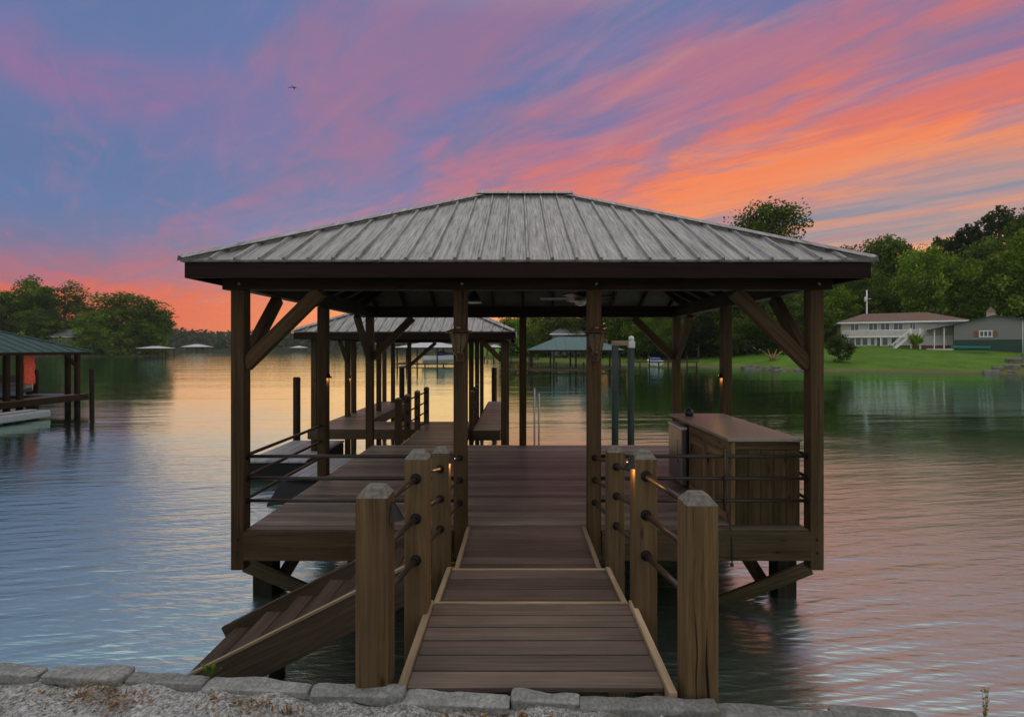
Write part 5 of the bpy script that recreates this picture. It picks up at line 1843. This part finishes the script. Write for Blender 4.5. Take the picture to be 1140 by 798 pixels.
cn = thing('canoe', 'teal canoe lying on the grass against the green barn skirt', 'canoe', (WX(1080, 75), 75, 2.6))
hc, _ = hull(cn, WX(1080, 75), 72.8, 77.2, 2.75, .9, .5, plain('teal_hull', (.03, .20, .19), .4), rot=R(60))
# utility pole
up_ = thing('utility_pole', 'slim pale utility pole with a transformer behind the white house', 'utility pole', (WX(965, 97), 97, 3))
MB().tube([(WX(965, 97), 97, 2), (WX(965, 97), 97, WZ(323, 97))], [.17, .11], 10).build('pole', M['cream'], up_)
MB().box(WX(965, 97) - .55, WX(965, 97) + .75, 96.86, 96.94, WZ(333, 97), WZ(333, 97) + .09).build('crossarm', M['cream'], up_)
MB().lathe([(.26, 0), (.28, .1), (.28, .8), (.18, .9)], (WX(963.3, 97) - .1, 96.7, WZ(336, 97)), 12).build('transformer', M['pale'], up_)
# grey house in the trees on the point, small house behind the teal dock
def cottage(name, label, x0, x1, y, z0, ze, pitch, wallm, roofm):
    t = thing(name, label, 'house', ((x0 + x1) / 2, y, z0))
    MB().box(x0, x1, y, y + 7, z0 - 1, ze).build('wall', wallm, t)
    hip_roof(t, x0 - .6, x1 + .6, y - .6, y + 7.6, ze + .03, pitch, roofm, M['roof_under'], M['white'], rib=400, cap=False, fas=.25)
    for k in range(3):
        win(t, x0 + (x1 - x0) * (k + .5) / 3, y, (z0 + ze) / 2 + .2, 1.3, 1.4, 2)
    MB().box((x0 + x1) / 2 + 1.2, (x0 + x1) / 2 + 2.1, y - .05, y - .003, z0, z0 + 2.05).build('door', M['brick'], t)
M['grey_wall'] = plain('grey_siding', (.13, .14, .15), .7)
cottage('house', 'dark grey house half hidden among the trees of the wooded point', WX(54, 192), WX(80, 192), 192, 3, 7.4, .7, M['grey_wall'], M['grey_wall'])
cottage('house', 'dim blue-grey house behind the teal-roofed boathouse', WX(615, 121), WX(655, 121), 121, 2.0, 6.4, .55, M['grey_wall'], M['grey_wall'])
cottage('house', 'low white house glimpsed under the right knee brace among dark trees', WX(832, 93), WX(848, 93), 93, 3.2, 5.2, .35, M['cream'], M['shingle'])
# shore rocks
for i in range(34):
    rr = random.Random(i + 300)
    px = rr.uniform(826, 892) if i < 22 else rr.uniform(1098, 1150)
    S = float(np.interp(px, SR_PX, SR_Y))
    Y = S + rr.uniform(-.5, 1.4) if i < 22 else S + rr.uniform(0, 17) * (px - 1095) / 50
    X = WX(px, Y)
    s = rr.uniform(.6, 1.5)
    o = rock_mesh('shore_rock', (s, s * .8, s * .55), M['rock'], 200 + i, sharp=.5)
    o.location = (X, Y, land_right_z(X, Y) + .05)
    o.rotation_euler = (0, 0, rr.uniform(0, 6))
    if i < 22:
        tag(o, 'grey rock in the low heap along the shore beside the bare stump', 'rock', 'rocks on the right shore')
    else:
        tag(o, 'brownish rock in the line running up the lawn below the barn', 'rock', 'rocks up the lawn')
tb_ = MB()
tx, ty = WX(860, 77.5), 77.5
for k in range(7):
    a = k * .9
    tb_.tube([(tx, ty, .6), (tx + .4 * math.cos(a), ty + .3 * math.sin(a), 1.6), (tx + 1.6 * math.cos(a), ty + .8 * math.sin(a), 2.6 + .3 * math.sin(k))], [.18, .09, .03], 6)
tag(tb_.build('driftwood_stump', M['twig']), 'bleached bare stump with splayed branches on the rocky shore', 'stump')
# bird
bd = MB()
bc = W(327, 98, 55)
bv = []
def wingpt(u, v, w_):
    return (bc.x + u, bc.y + v, bc.z + w_)
bd.tube([wingpt(0, -.28, 0), wingpt(0, -.15, .01), wingpt(0, .05, .015), wingpt(0, .22, 0), wingpt(0, .36, -.01)], [.01, .06, .075, .05, .015], 8)
for s_ in (-1, 1):
    prof = [(0, .10, .03), (.22 * s_, .12, .09), (.48 * s_, .02, .02 if s_ < 0 else -.10), (.62 * s_, -.08, -.02 if s_ < 0 else -.28)]
    back_ = [(0, -.08, .02), (.22 * s_, -.06, .075), (.46 * s_, -.10, .01 if s_ < 0 else -.11), (.62 * s_, -.09, -.02 if s_ < 0 else -.28)]
    top = [wingpt(*p) for p in prof] + [wingpt(*p) for p in back_]
    low_ = [(p[0], p[1], p[2] - .015) for p in top]
    bd.mesh(top + low_, [(0, 1, 5, 4), (1, 2, 6, 5), (2, 3, 7, 6), (8, 12, 13, 9), (9, 13, 14, 10), (10, 14, 15, 11), (0, 8, 9, 1), (1, 9, 10, 2), (2, 10, 11, 3), (4, 5, 13, 12), (5, 6, 14, 13), (6, 7, 15, 14)])
bd.face([wingpt(0, -.24, .01), wingpt(.09, -.46, .0), wingpt(-.09, -.46, .0)])
tag(bd.build('bird', plain('dark_feathers', (.075, .055, .075), .8)), 'small dark bird gliding in the purple sky above the roof', 'bird')

# thin evening air over the lake
hz_ = MB()
HX0, HX1, HY0, HY1, HZ0, HZ1 = -1200, 1600, -100, 1000, -5, 48
hz_.mesh([(HX0, HY0, HZ0), (HX1, HY0, HZ0), (HX1, HY1, HZ0), (HX0, HY1, HZ0), (HX0, HY0, HZ1), (HX1, HY0, HZ1), (HX1, HY1, HZ1), (HX0, HY1, HZ1)],
         [(0, 3, 2, 1), (4, 5, 6, 7), (0, 1, 5, 4), (1, 2, 6, 5), (2, 3, 7, 6), (3, 0, 4, 7)])
hm = bpy.data.materials.new('evening_haze')
hm.use_nodes = True
hm.node_tree.nodes.remove(hm.node_tree.nodes['Principled BSDF'])
pv = node(hm.node_tree, 'ShaderNodeVolumePrincipled')
pv.inputs['Color'].default_value = (.78, .82, .92, 1)
pv.inputs['Density'].default_value = HAZE
hm.node_tree.links.new(pv.outputs[0], hm.node_tree.nodes['Material Output'].inputs['Volume'])
ho = hz_.build('haze', hm)
ho['kind'] = 'stuff'
ho['label'] = 'thin bluish evening haze over the whole lake'
ho['category'] = 'haze'
for o in bpy.data.objects:
    if '_w' in o:
        del o['_w']
